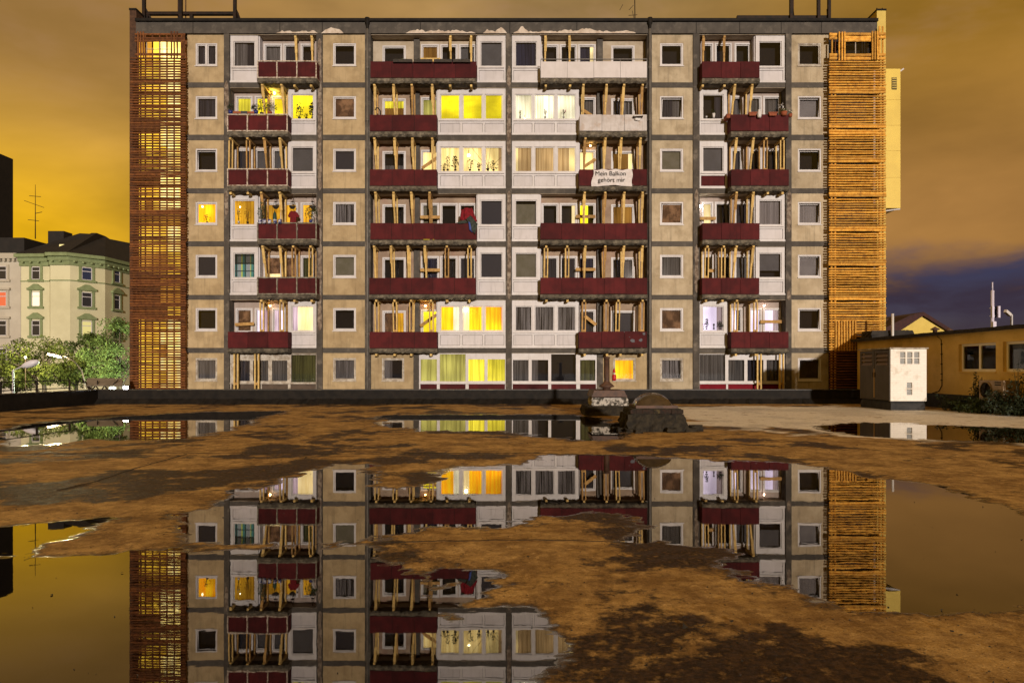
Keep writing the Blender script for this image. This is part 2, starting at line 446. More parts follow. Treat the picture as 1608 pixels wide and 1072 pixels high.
def build_roof():
    xs = np.arange(ROOF_L + .02, ROOF_R + .001, .065)
    ys = [-6.0]
    while ys[-1] < ROOF_B:
        y = ys[-1]; ys.append(y + (.4 if y < 1.5 else max(.022, .0042 * y)))
    ys = np.array(ys); ys[-1] = ROOF_B
    Xg, Yg = np.meshgrid(xs, ys)
    sd = np.full(Xg.shape, 1e9)
    for poly in PUDDLES_PX: sd = np.minimum(sd, seg_sd(Xg, Yg, [g2(*p) for p in poly]))
    dd = np.clip(Yg, 2, 40)
    n_big = fbm(Xg, Yg, 11, .55, 6, .6)
    n_fine = fbm(Xg, Yg, 31, 3.0, 5, .6)
    n_rip = fbm(Xg, Yg, 41, 11.0, 4, .6)
    s = sd + n_big * .055 * dd ** .75 + n_fine * .075 * dd ** .6 + n_rip * .055 * dd ** .5
    h = np.where(s > 0, np.minimum(s * .020, .012 + s * .004), np.maximum(s * .03, -.02))
    h = np.clip(h, -.02, .05)
    h += np.where(s > .03, fbm(Xg, Yg, 51, 9, 3) * .0035, 0)
    # damp: near the waterline and in old drying patches
    patch = fbm(Xg, Yg, 71, .8, 6, .62) + .22 * fbm(Xg, Yg, 91, 3.5, 5, .6)
    shore = np.exp(-np.clip(s, 0, 9) / (.05 + .012 * dd))
    damp = np.clip(np.maximum(shore * .95, np.clip((patch + .07) * 3.0, 0, 1) * .88), 0, 1)
    film = np.exp(-np.clip(s, 0, 9) / (.018 + .007 * dd))
    # pool of white floodlight put into the colour along the right-hand back
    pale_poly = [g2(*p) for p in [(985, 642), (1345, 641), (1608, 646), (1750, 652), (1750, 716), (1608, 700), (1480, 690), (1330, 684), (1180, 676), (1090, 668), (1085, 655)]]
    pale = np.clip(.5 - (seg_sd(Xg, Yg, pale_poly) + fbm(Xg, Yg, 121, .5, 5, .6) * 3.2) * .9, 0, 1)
    v = np.stack([Xg.ravel(), Yg.ravel(), h.ravel()], 1)
    ny, nx = Xg.shape
    idx = np.arange(ny * nx).reshape(ny, nx)
    fs = np.stack([idx[:-1, :-1].ravel(), idx[:-1, 1:].ravel(), idx[1:, 1:].ravel(), idx[1:, :-1].ravel()], 1)
    me = bpy.data.meshes.new('roof_surface')
    me.vertices.add(len(v)); me.vertices.foreach_set('co', v.ravel())
    me.loops.add(fs.size); me.loops.foreach_set('vertex_index', fs.ravel().astype(np.int32))
    me.polygons.add(len(fs)); me.polygons.foreach_set('loop_start', np.arange(0, fs.size, 4, dtype=np.int32))
    me.polygons.foreach_set('use_smooth', np.ones(len(fs), bool))
    me.update(); me.validate()
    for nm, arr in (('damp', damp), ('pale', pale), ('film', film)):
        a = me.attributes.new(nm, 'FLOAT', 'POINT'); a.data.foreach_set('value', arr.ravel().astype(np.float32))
    m, t, b = new_mat('wet_roof_screed')
    geo = t.new('ShaderNodeNewGeometry'); pos = geo.outputs['Position']
    ad = t.new('ShaderNodeAttribute', attribute_name='damp').outputs['Fac']
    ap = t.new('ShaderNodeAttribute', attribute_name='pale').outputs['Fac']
    n_a = t.noise(pos, 1.7, 9, .70); n_b = t.noise(pos, 7.5, 8, .72); n_c = t.noise(pos, 26, 6, .70)
    dry = t.mix(t.step(n_a, .36, .62), (.60, .395, .15), (.29, .175, .064))
    dry = t.mix(t.math('MULTIPLY', t.step(n_b, .48, .64), .38), dry, (.15, .088, .038))
    dry = t.mix(t.math('MULTIPLY', t.step(n_c, .52, .66), .38), dry, (.075, .042, .020))
    dry = t.mix(t.math('MULTIPLY', t.step(n_b, .45, .36), .55), dry, (.70, .48, .20))
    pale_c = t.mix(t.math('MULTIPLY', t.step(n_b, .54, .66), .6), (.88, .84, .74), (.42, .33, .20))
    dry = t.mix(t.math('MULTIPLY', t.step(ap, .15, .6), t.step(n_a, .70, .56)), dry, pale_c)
    grit = t.math('MULTIPLY_ADD', t.noise(pos, 85, 4, .7), 1.3, .35)
    dry = t.mix(1.0, dry, grit, 'MULTIPLY')
    wetc = t.mix(t.step(n_c, .40, .60), (.070, .036, .015), (.022, .011, .0055))
    wetc = t.mix(1.0, wetc, grit, 'MULTIPLY')
    edge = t.math('ADD', t.math('MULTIPLY_ADD', n_b, 1.7, -.85), t.math('MULTIPLY_ADD', n_c, .9, -.45))
    f = t.math('MULTIPLY', t.step(t.math('ADD', ad, edge), .15, .85), t.math('SUBTRACT', 1.0, t.math('MULTIPLY', ap, .8)))
    af = t.new('ShaderNodeAttribute', attribute_name='film').outputs['Fac']
    fm = t.step(t.math('ADD', af, t.math('MULTIPLY_ADD', n_c, .7, -.35)), .22, .80)
    c = t.mix(f, dry, wetc)
    c = t.mix(t.math('MULTIPLY', fm, .6), c, (.020, .012, .007))
    t.set(b.inputs['Base Color'], c)
    rg = t.math('SUBTRACT', t.math('MULTIPLY_ADD', ap, -.30, .86), t.math('MULTIPLY', f, t.step(n_b, .35, .65, .16, .36)))
    rg = t.math('MULTIPLY', rg, t.math('SUBTRACT', 1.0, t.math('MULTIPLY', fm, .95)))
    t.set(b.inputs['Roughness'], rg)
    t.set(b.inputs['Specular IOR Level'], t.math('ADD', t.math('MULTIPLY_ADD', fm, .60, .10), t.math('MULTIPLY', f, .08)))
    bn = t.new('ShaderNodeBump'); bn.inputs['Distance'].default_value = .03
    t.set(bn.inputs['Strength'], t.math('MULTIPLY_ADD', fm, -.50, .52))
    hgt = t.math('ADD', t.math('MULTIPLY', n_c, .8), t.math('ADD', t.noise(pos, 60, 5, .7), t.math('MULTIPLY', n_b, 1.2)))
    t.l.new(hgt, bn.inputs['Height']); t.l.new(bn.outputs[0], b.inputs['Normal'])
    me.materials.append(m)
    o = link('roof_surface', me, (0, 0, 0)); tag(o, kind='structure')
    # the standing water: one level sheet that shows wherever the screed dips below it
    w, t, b = new_mat('standing_water'); t.n.remove(b); out = t.n['Material Output']
    tr = t.new('ShaderNodeBsdfTransparent'); tr.inputs[0].default_value = (.42, .33, .22, 1)
    gl = t.new('ShaderNodeBsdfGlossy'); gl.inputs['Roughness'].default_value = .012; gl.inputs[0].default_value = (1, .97, .93, 1)
    fr = t.new('ShaderNodeFresnel'); fr.inputs['IOR'].default_value = 2.35
    geo = t.new('ShaderNodeNewGeometry')
    bn = t.new('ShaderNodeBump'); bn.inputs['Strength'].default_value = .010; bn.inputs['Distance'].default_value = .02
    t.l.new(t.noise(geo.outputs['Position'], 3.0, 3), bn.inputs['Height']); t.l.new(bn.outputs[0], gl.inputs['Normal'])
    mx = t.new('ShaderNodeMixShader'); t.l.new(fr.outputs[0], mx.inputs[0]); t.l.new(tr.outputs[0], mx.inputs[1]); t.l.new(gl.outputs[0], mx.inputs[2])
    t.l.new(mx.outputs[0], out.inputs[0])
    mb = MB(); mb.add([(ROOF_L + .05, -5.9, 0), (ROOF_R - .02, -5.9, 0), (ROOF_R - .02, ROOF_B - .05, 0), (ROOF_L + .05, ROOF_B - .05, 0)], [(0, 1, 2, 3)])
    tag(mb.build('puddle_water', w, org=(0, 0, 0)), kind='structure')
    return xs, ys, h
GX, GY, GH = build_roof()
def ground_z(x, y):
    return float(GH[min(len(GY) - 1, np.searchsorted(GY, y)), min(len(GX) - 1, np.searchsorted(GX, x))])

# body of the low block that carries the roof, street far below
m_lowblock = P('dark_block_wall', (.06, .05, .04), .9, (.04, .035, .03), 1)
mb = MB(); mb.box(ROOF_L - .3, ROOF_R + 14, -8, ROOF_B + .3, -5.2, -.06)
tag(mb.build('roof_deck', m_lowblock), kind='structure')
m_asphalt = P('asphalt', (.05, .047, .043), .8, (.035, .033, .03), .3, speck=.2)
mb = MB(); mb.add([(-3000, -1000, -5.2), (3000, -1000, -5.2), (3000, 5000, -5.2), (-3000, 5000, -5.2)], [(0, 1, 2, 3)])
tag(mb.build('street_ground', m_asphalt, org=(0, 0, -5.2)), kind='structure')

# parapet kerb along the back and the left edge
pk = thing('roof_parapet', (0, ROOF_B, 0), 'low black bitumen parapet along the back and side edge of wet roof', 'parapet')
mb = MB(); mb.box(ROOF_L - .3, ROOF_R, ROOF_B, ROOF_B + .3, -.05, .66); mb.build('back_kerb', m_black, pk)
mb = MB(); mb.box(ROOF_L - .3, ROOF_L, -6, ROOF_B - .003, -.05, .655); mb.build('side_kerb', m_black, pk)
m_capm = P('kerb_capping', (.03, .027, .022), .5, (.10, .085, .05), 3.5, lo=.55, hi=.7, bump=.4, bs=12)
x = ROOF_L - .34
while x < ROOF_R - .1:
    x1 = min(x + 3.0, ROOF_R)
    mb = MB(); mb.box(x, x1 - .012, ROOF_B - .04, ROOF_B + .34, .663, .70 + random.uniform(0, .012)); mb.build('capping', m_capm, pk); x = x1
y = -6
while y < ROOF_B - .1:
    y1 = min(y + 3.0, ROOF_B - .045)
    mb = MB(); mb.box(ROOF_L - .34, ROOF_L + .04, y, y1 - .012, .658, .695 + random.uniform(0, .012)); mb.build('capping', m_capm, pk); y = y1
# bitumen upstand lapping from the kerb onto the roof
mb = MB(); mb.prism([(0, 0), (.35, 0), (.0, .22)], 0, 1)
mb = MB()
vs = []
N = 240
for i in range(N + 1):
    xx = ROOF_L + (ROOF_R - ROOF_L) * i / N
    w = .28 + .22 * random.random(); vs += [(xx, ROOF_B - w, .012), (xx, ROOF_B - .012, .25 + .05 * random.random())]
mb.add(vs, [(2 * i, 2 * i + 2, 2 * i + 3, 2 * i + 1) for i in range(N)]); mb.build('bitumen_upstand', m_black, pk)

# ================================================================== THE APARTMENT BUILDING
def fx(px): return X_(px, D)
def fz(py): return Z_(py, D)
ROW_T = [55, 138, 220.5, 304, 387, 470.5, 554]
ROW_B = [130, 212, 296, 379, 463, 546, 629]
ORD = ['first', 'second', 'third', 'fourth', 'fifth', 'sixth']
ROWN = ['top-floor', 'second-row', 'third-row', 'fourth-row', 'fifth-row', 'sixth-row', 'ground-floor']
GB = -5.2
BLD = thing('apartment_building', (0, D, GB), 'seven-storey concrete slab block with cream panels, propped maroon balconies and some lit windows', 'building')
XL, XR = fx(205), fx(1390)


def part(mb, name, mats, parent=BLD): return mb.build(name, mats, parent)

# rear body, roof, gables
part(MB().box(XL + .3, XR - .3, D + 2.6, D + 13, GB, fz(37)), 'rear_wall', m_band)
part(MB().box(XL + .35, XR - .4, D - .02, D + 13, fz(38), fz(36.5)), 'roof_slab', m_black)
part(MB().box(fx(204.5), fx(215), D - .06, D + 13, GB, fz(17.5)), 'gable_wall', m_gable)
part(MB().box(fx(204), fx(215.6), D - .10, D + 13, fz(17.4), fz(14.5)), 'gable_coping', m_black)
part(MB().box(fx(1376), fx(1390), D - .06, D + 13, GB, fz(18)), 'gable_wall', m_gable_y)
part(MB().box(fx(1375.4), fx(1390.6), D - .10, D + 13, fz(17.9), fz(15.5)), 'gable_coping', m_black)
for px in (1378.5, 1387): part(MB().tube([(fx(px), D + .1, fz(15.6)), (fx(px), D + .1, fz(11.5))], .03, 6), 'coping_bolt', m_steel)
# fascia and coping
part(MB().box(fx(215.1), fx(1375.9), D - .10, D + .35, fz(54), fz(36.4)), 'fascia', m_band)
part(MB().box(fx(215.1), fx(1375.9), D - .22, D + .4, fz(36.3), fz(32)), 'roof_coping', m_black)
for px in (304, 440, 506.5, 660, 800, 905, 1092, 1160, 1225, 1288): part(MB().box(fx(px), fx(px + 1.0), D - .104, D - .09, fz(53.8), fz(37)), 'fascia_joint', m_black)

# ragged spalls along the fascia foot: paint has come away from the pale concrete
def spall(x0, x1, peaks, base=54.0):
    pts = []
    n = max(6, int((x1 - x0) / 3))
    for i in range(n + 1):
        u = x0 + (x1 - x0) * i / n
        hgt = 1.2 + 2.6 * random.random()
        for pxk, pw, ph in peaks: hgt += ph * math.exp(-((u - pxk) / pw) ** 2)
        hgt *= min(1, min(i, n - i) / 1.5 + .05)
        pts.append((fx(u), fz(base - hgt)))
    poly = [(fx(x0), fz(base + .1)), (fx(x1), fz(base + .1))] + pts[::-1]
    part(MB().prism(poly, D - .112, D - .085), 'bare_plaster_patch', m_bare)
spall(638, 747, [(655, 10, 3), (688, 9, 2.2), (715, 12, 1.8)])
spall(759, 796, [(766, 5, 3), (788, 7, 6)])
spall(806, 998, [(820, 5, 10), (890, 9, 3), (922, 15, 5), (975, 12, 1.5)])
spall(435, 500, [(490, 6, 1.2), (450, 8, .8)])
spall(505, 540, [(525, 12, 6)], 54)

# vertical piers
PIERS = [(352.5, 361), (497.5, 507), (573.5, 582.5), (794.5, 803.5), (1016.5, 1023), (1088, 1098), (1233, 1242)]
for a, b in PIERS:
    part(MB().box(fx(a), fx(b), D - .085, D + .6, GB, fz(54.1)), 'pier', m_pier)
def pier_spall(px0, px1, y0, y1):
    n = max(5, int((y1 - y0) / 5)); l = []; r = []
    for i in range(n + 1):
        yy = y0 + (y1 - y0) * i / n; k = min(1, min(i, n - i) * .8 + .15); w = (px1 - px0) / 2 * k; c = (px0 + px1) / 2
        l.append((fx(c - w * random.uniform(.55, 1)), fz(yy))); r.append((fx(c + w * random.uniform(.55, 1)), fz(yy)))
    part(MB().prism(l[::-1][::-1] + r[::-1], D - .10, D - .07), 'spalled_patch', m_spall)
for q in [(499, 506.5, 62, 300), (499, 506.5, 312, 520), (353, 360.6, 128, 200), (795.5, 803, 105, 138), (795.5, 803, 150, 245), (796, 803, 300, 470), (1234, 1241.5, 300, 365), (1089, 1097, 298, 330), (1234, 1241, 455, 472), (353, 360, 300, 340), (1089.5, 1097, 384, 460)]:
    pier_spall(*q)
# floor bands
SPANS = [(292, 352.4), (361.1, 497.4), (507.1, 573.4), (582.6, 794.4), (803.6, 1016.4), (1023.1, 1087.9), (1098.1, 1232.9), (1242.1, 1302)]
for r in range(6):
    for a, b in SPANS:
        part(MB().box(fx(a), fx(b), D - .04, D + 2.5, fz(ROW_T[r + 1] - .1), fz(ROW_B[r] + .1)), 'floor_band', m_band)
part(MB().box(fx(292), fx(1302), D + .36, D + 2.5, fz(54.5), fz(53)), 'ceiling_slab', m_soffit)
# soffit linings under every loggia slab
for r in range(7):
    for a, b in ((361.1, 497.4), (582.6, 794.4), (803.6, 1016.4), (1098.1, 1232.9)):
        z = fz(ROW_T[r]) if r else fz(54.6)
        part(MB().box(fx(a), fx(b), D - .02, D + 1.2, z - .02, z - .004), 'soffit', m_soffit)


def curtain_mesh(x0, x1, z0, z1, y, amp=.025, wave=.13, droop=0.0):
    n = max(6, int((x1 - x0) / .03)); Pn = []
    ph = random.uniform(0, 6)
    for zz, k in ((z0, 1.0), ((z0 + z1) / 2, .9), (z1, .55)):
        for i in range(n + 1):
            u = x0 + (x1 - x0) * i / n
            Pn.append((u, y + amp * k * math.sin(u / wave * 6.283 + ph + .7 * math.sin(u * 9)) + .012 * math.sin(u * 41), zz + (droop * (1 if zz == z0 else 0))))
    return MB().grid(Pn, n + 1, 3)


def content(parent, kind, x0, x1, z0, z1, y):
    """what is seen behind one pane"""
    e = .04
    if kind in CUR:
        mb = curtain_mesh(x0 - e, x1 + e, z0 - e, z1 + e, y, .012 if kind in ('lime', 'stair0', 'creamlit', 'lilac', 'dimroom') else .025)
        mb.build('curtain', CUR[kind], parent)
    elif kind.startswith('half:'):                     # half:left kind:right kind:share
        _, a, b, sh = kind.split(':'); xm = x0 + (x1 - x0) * float(sh)
        content(parent, a, x0, xm, z0, z1, y); content(parent, b, xm, x1, z0, z1, y + .05)
    elif kind.startswith('drop:'):                     # blind lowered over part of the pane
        _, a, b, sh = kind.split(':'); zm = z1 - (z1 - z0) * float(sh)
        content(parent, a, x0, x1, zm, z1, y); content(parent, b, x0, x1, z0, zm, y + .06)
    else:
        m = FLATM[kind]; yy = y if kind in ('greyblind', 'bluegrey', 'beigeblind', 'paleblind') else y + .35
        MB().box(x0 - e * 3, x1 + e * 3, yy, yy + .02, z0 - e * 3, z1 + e * 3).build('blind' if yy == y else 'room_wall', m, parent)


def window(x0, x1, z0, z1, y, kind, fr=.07, sill=True, mull=(), frame=m_white, tilt=0.0, parent=BLD, name='window', proud=.03, depth=.09):
    """frame, sash, pane and what hangs behind; mull = (centre x, half width) of each upright"""
    mb = MB()
    mb.wall(x0, x1, z0, z1, y - proud, y + depth, [(x0 + fr, x1 - fr, z0 + fr, z1 - fr)])
    w = mb.build(name, frame, parent)
    xs = [x0 + fr] + [v for m in mull for v in (m[0] - m[1], m[0] + m[1])] + [x1 - fr]
    kinds = kind if isinstance(kind, (list, tuple)) else [kind] * (len(mull) + 1)
    for m in mull:
        MB().box(m[0] - m[1], m[0] + m[1], y - proud + .006, y + depth - .004, z0 + fr + .001, z1 - fr - .001).build('mullion', frame, w)
    for i in range(len(mull) + 1):
        a, b = xs[2 * i], xs[2 * i + 1]; c, d = z0 + fr, z1 - fr
        s = .045
        mb = MB(); mb.wall(a + .008, b - .008, c + .008, d - .008, y + .012, y + .06, [(a + s, b - s, c + s, d - s)])
        if tilt:                                        # sash tipped inwards at the top
            T = math.tan(R(tilt))
            sh = .5 * T * (1 if tilt > 0 else 1)
            mb.v = [(vx + (vz - c) * .05 * (1 if tilt > 0 else -1), vy + (vz - c) * abs(T) + .03, vz) for vx, vy, vz in mb.v]
        mb.build('sash', frame, w)
        g = MB().box(a + s - .01, b - s + .01, y + .03, y + .038, c + s - .01, d - s + .01)
        if tilt: g.v = [(vx + (vz - c) * .05 * (1 if tilt > 0 else -1), vy + (vz - c) * abs(T) + .03, vz) for vx, vy, vz in g.v]
        g.build('pane', m_glass, w)
        content(w, kinds[i], a, b, c, d, y + depth + .07 + (abs(tilt) * .022))
    if sill:
        MB().box(x0 - .03, x1 + .03, y - proud - .07, y + .02, z0 - .045, z0 - .003).build('sill', frame, w)
    return w


# ---- the four columns of cream panels with one small window each
CREAM = {'a': (294, 352.4, 307, 341), 'c': (507.1, 573.4, 523, 559), 'f': (1023.1, 1087.9, 1036.5, 1073), 'h': (1242.1, 1301, 1253, 1289.5)}
WIN = {
    'a': ['split', 'dark_curtain', 'black', 'orange', 'bluegrey', 'black', 'sheer'],
    'c': ['room', 'dimroom', 'bluegrey', 'lace', 'beigeblind', 'black', 'sheer'],
    'f': ['room', 'half:dark_curtain:sheer:.55', 'beigeblind', 'dimroom', 'grey', 'dimroom', 'lace'],
    'h': ['black', 'paleblind', 'room', 'drape', 'paleblind', 'black', 'black']}
TILT = {('a', 2): -5, ('f', 1): 4, ('h', 1): 5, ('h', 2): 5, ('h', 3): 5, ('h', 4): 5, ('h', 5): 5, ('h', 6): 4, ('f', 3): 3, ('d', 0): 3}
for c, (a, b, w0, w1) in CREAM.items():
    for r in range(7):
        wy0, wy1 = ROW_T[r] + 13, ROW_T[r] + 48.5
        if r == 6: wy0, wy1 = 562, 597.5
        hole = (fx(w0), fx(w1), fz(wy1), fz(wy0))
        zb = fz(ROW_B[r] - .05) if r < 6 else fz(640)
        mb = MB(); mb.wall(fx(a), fx(b), zb, fz(ROW_T[r] + .05), D, D + .25, [hole]); part(mb, 'cream_panel', m_cream if c in 'ac' else m_creampale)
        k = WIN[c][r]
        old = m_dirtyframe if (c, r) in (('h', 0), ('a', 6), ('c', 6), ('f', 6)) else m_white
        if k == 'split':
            xm = fx((w0 + w1) / 2); window(fx(w0), fx(w1), fz(wy1), fz(wy0), D + .05, 'dark_curtain', mull=[(xm, .045)], frame=m_white)
        else:
            window(fx(w0), fx(w1), fz(wy1), fz(wy0), D + .05, k, tilt=TILT.get((c, r), 0), frame=old)

# ---- white window modules flush with the facade
def module(x0, x1, r, kinds, panes, red=False, tilt=0.0, frame=m_white, pane_y=(12, 48)):
    """x0,x1 outer px; panes list of (px0,px1)"""
    zt = fz(ROW_T[r] + 1.0); zb = fz(ROW_B[r] - 1); zs0 = fz(ROW_T[r] + pane_y[1] + 3); zw = fz(ROW_T[r] + pane_y[0] - 4)
    mb = MB(); holes = []
    W0 = fx(x0); W1 = fx(x1)
    hole = (W0 + .10, W1 - .10, zs0, zw)
    lows = []
    for (a, b) in panes:
        pa = max(fx(a) - .06, W0 + .08); pb = min(fx(b) + .06, W1 - .08)
        lows.append((pa, pb, zb + .10, zs0 - .14))
    mb.wall(W0, W1, zb, zt, D + .02, D + .12, [hole] + lows)
    m = part(mb, 'window_module', frame)
    for q in lows:
        MB().box(q[0] + .016, q[1] - .016, D + .05, D + .10, q[2] + .014, q[3] - .014).build('infill_panel', m_maroon if red else m_wpanel, m)
    MB().box(W0 - .01, W1 + .01, D - .045, D + .018, zb - .04, zb + .05).build('bottom_sill', frame, m)
    n = len(panes)
    mull = [((fx(panes[i][1]) + fx(panes[i + 1][0])) / 2, (fx(panes[i + 1][0]) - fx(panes[i][1])) / 2 - .05) for i in range(n - 1)]
    window(W0 + .10, W1 - .10, zs0, zw, D + .045, kinds, fr=.06, mull=mull, sill=True, frame=frame, tilt=tilt)
    return m

T3L = [(693, 720.5), (728, 756), (763, 791)]
T3R = [(805.5, 834), (841, 869), (876.5, 904.5)]
module(361.6, 405, 0, ['half:sheer:dark_curtain:.55'], [(367, 404)])
module(453, 497, 1, ['yellowhot'], [(459, 496)])
module(453, 497, 2, ['greyblind'], [(459, 496)])
module(361.6, 405, 3, ['amber'], [(367, 402)])
module(361.6, 405, 4, ['tartan'], [(367, 404)])
module(453, 497, 5, ['half:purpledeep:creamlit:.2'], [(459, 495)])
module(749.5, 794, 0, ['greyblind'], [(754, 791)])
module(686.5, 794, 1, ['lime', 'lime', 'lime'], T3L)
module(686.5, 794, 2, ['warm', 'warm', 'half:warm:beige:.72'], T3L)
module(749.5, 794, 3, ['bluegrey'], [(754, 791)])
module(749.5, 794, 4, ['bluegrey'], [(754, 790)])
module(686.5, 794, 5, ['half:orange:whitelace:.62', 'half:creamlit:orange:.28', 'orange'], T3L)
module(804, 848, 0, ['navy'], [(806, 843)])
module(804, 909, 1, ['whitelace'] * 3, T3R)
module(804, 909, 2, ['half:creamlit:beige:.14', 'beige', 'half:beige:creamlit:.62'], T3R)
module(804, 848, 3, ['drop:black:beigeblind:.22'], [(806, 843)])
module(804, 848, 4, ['beigeblind'], [(806, 843)])
module(804, 909, 5, ['lace'] * 3, T3R)
module(1187, 1232.5, 0, ['room'], [(1192, 1229)])
module(1098.6, 1141.5, 1, ['half:room:dark_curtain:.65'], [(1101, 1138)])
module(1098.6, 1141.5, 2, ['greyblind'], [(1102, 1138)], red=True)
module(1187, 1232.5, 3, ['drape'], [(1191, 1228)])
module(1187, 1232.5, 4, ['drop:greyblind:room:.6'], [(1191, 1228)])
module(1098.6, 1141.5, 5, ['half:lilac:lilaccur:.68'], [(1102, 1138)])

# ---- loggias: recessed back walls with their windows and doors
def bz(py): return Z_(py, YB)
def bxp(px): return X_(px, YB)
def loggia(r, x0, x1, opens, strip=None):
    """opens: (px0, px1, y offset top, y offset bottom or None for a door, content) measured on the back wall"""
    zt = fz(ROW_T[r]) - .022 if r else fz(54.6) - .022
    zb = fz(ROW_B[r] + .05); X0, X1 = fx(x0), fx(x1)
    holes = []
    for a, b, t, bo, k in opens:
        holes.append((bxp(a), bxp(b), (bz(ROW_T[r] + bo) if bo else zb + .05), bz(ROW_T[r] + t)))
    mb = MB(); mb.wall(X0, X1, zb, zt, YB, YB + .2, holes); part(mb, 'loggia_wall', m_logwall if strip is None else strip)
    for h, o in zip(holes, opens):
        window(h[0] + .002, h[1] - .002, h[2] + .002, h[3] - .002, YB + .02, o[4], fr=.075, sill=bool(o[3]), frame=m_white, proud=.045, name='window' if o[3] else 'balcony_door')
    return zt, zb

def loggia_small(r, module_left, kinds, zoff=17):
    """left / right bays: three openings"""
    return [kinds, module_left, zoff]

LB_R = [(414, 443.5, 14, 53, None), (445, 468, 14, None, None), (472, 493, 14, 53, None)]          # left bay, module on the left
LB_L = [(370, 397, 13, 52, None), (400, 423, 13, None, None), (427, 450, 13, 52, None)]            # left bay, module on the right
RB_L = [(1102, 1120, 13, 53, None), (1122, 1149, 13, None, None), (1153, 1179, 13, 53, None)]       # right bay, module on the right
RB_R = [(1147, 1166, 13, 52, None), (1176, 1196, 13, None, None), (1198, 1226, 13, 52, None)]
def fill(base, kinds): return [(*o[:4], k) for o, k in zip(base, kinds)]
loggia(0, 405, 497.4, fill(LB_R, ['sheer', 'dark_curtain', 'room']), m_logpanel)
loggia(1, 361.1, 453, fill(LB_L, ['limecur', 'yellowhot', 'yellowhot']), m_logpanel)
loggia(2, 361.1, 453, fill(LB_L, ['bluegrey', 'greyblind', 'greyblind']), m_logpanel)
loggia(3, 405, 497.4, fill(LB_R, ['amber', 'amber', 'amber']), m_logpanel)
loggia(4, 405, 497.4, fill(LB_R, ['drop:dimroom:creamlit:.72', 'drop:dimroom:yellowhot:.68', 'olive']), m_logwall)
loggia(5, 361.1, 453, fill(LB_L, ['dimroom', 'half:lilac:purpledeep:.3', 'half:purpledeep:lilac:.4']), m_logpanel)
loggia(0, 1098.1, 1187, fill(RB_L, ['room', 'room', 'room']), m_logpanel)
loggia(1, 1141.5, 1232.9, fill(RB_R, ['sheer', 'grey', 'grey']), m_logpanel)
loggia(2, 1141.5, 1232.9, fill(RB_R, ['bluegrey', 'room', 'room']), m_logpanel)
loggia(3, 1098.1, 1187, fill(RB_L, ['creamlit', 'room', 'dark_curtain']), m_logpanel)
loggia(4, 1098.1, 1187, fill(RB_L, ['room', 'room', 'greyblind']), m_logpanel)
loggia(5, 1141.5, 1232.9, fill(RB_R, ['half:lilac:navy:.5', 'lilac', 'half:lilac:lilaccur:.6']), m_logpanel)

def big_left(r, wide, win, door, p1='room', p2='room'):
    """centre-left bay: window in rendered wall, grey column, door, then two panes when the balcony is wide"""
    o = [(600.5, 637.5, 17, 54, win), (661, 690, 15, None, door)]
    if wide: o += [(691, 719, 15, 54, p1), (720, 748, 15, 54, p2)]
    loggia(r, 582.6, 749 if wide else 686, o, m_logwall if r else m_soffit)
    part(MB().box(bxp(650.5), bxp(659.5), YB - .18, YB - .004, fz(ROW_B[r]), fz(max(54.7, ROW_T[r])) - .024), 'loggia_column', m_band)
def big_right(r, wide, win, door, p1='room', p2='room'):
    o = [(959.5, 996.5, 17, 54, win), (907.5, 935.5, 15, None, door)]
    if wide: o += [(878.5, 906.5, 15, 54, p2), (850, 877.5, 15, 54, p1)]
    loggia(r, 848 if wide else 909, 1016.4, o, m_logwall if r else m_soffit)
    part(MB().box(bxp(937), bxp(946), YB - .18, YB - .004, fz(ROW_B[r]), fz(max(54.7, ROW_T[r])) - .024), 'loggia_column', m_band)
big_left(0, True, 'room', 'amberdim', 'room', 'greyblind')
big_left(1, False, 'drop:limecur:amberdim:.3', 'limedim')
big_left(2, False, 'drop:black:sheer:.6', 'warm')
big_left(3, True, 'black', 'drop:beigeblind:yellowhot:.72', 'black', 'black')
big_left(4, True, 'black', 'navy', 'room', 'dark_curtain')
big_left(5, False, 'half:dimroom:amber:.6', 'yellowhot')
big_right(0, True, 'black', 'half:navy:creamlit:.68', 'black', 'black')
big_right(1, False, 'lace', 'grey')
big_right(2, False, 'half:amberdim:creamlit:.75', 'half:creamlit:warm:.4')
big_right(3, True, 'amberdim', 'half:yellowhot:room:.55', 'room', 'half:room:creamlit:.8')
big_right(4, True, 'half:dark_curtain:sheer:.4', 'navy', 'dark_curtain', 'dark_curtain')
big_right(5, False, 'half:black:bluegrey:.5', 'dark_curtain')

# party walls beside each flush module, closing the loggia sideways
def side_wall(px, r, m=m_wpanel):
    part(MB().box(fx(px) - .04, fx(px) + .04, D + .125, YB - .003, fz(ROW_B[r] + .05), fz(max(54.7, ROW_T[r])) - .024), 'loggia_side_wall', m)
for px, rows in ((405.6, (0, 3, 4)), (452.3, (1, 2, 5)), (749, (0, 3, 4)), (686, (1, 2, 5)), (848.6, (0, 3, 4)), (909.6, (1, 2, 5)), (1186.4, (0, 3, 4)), (1142, (1, 2, 5))):
    for r in rows: side_wall(px, r)

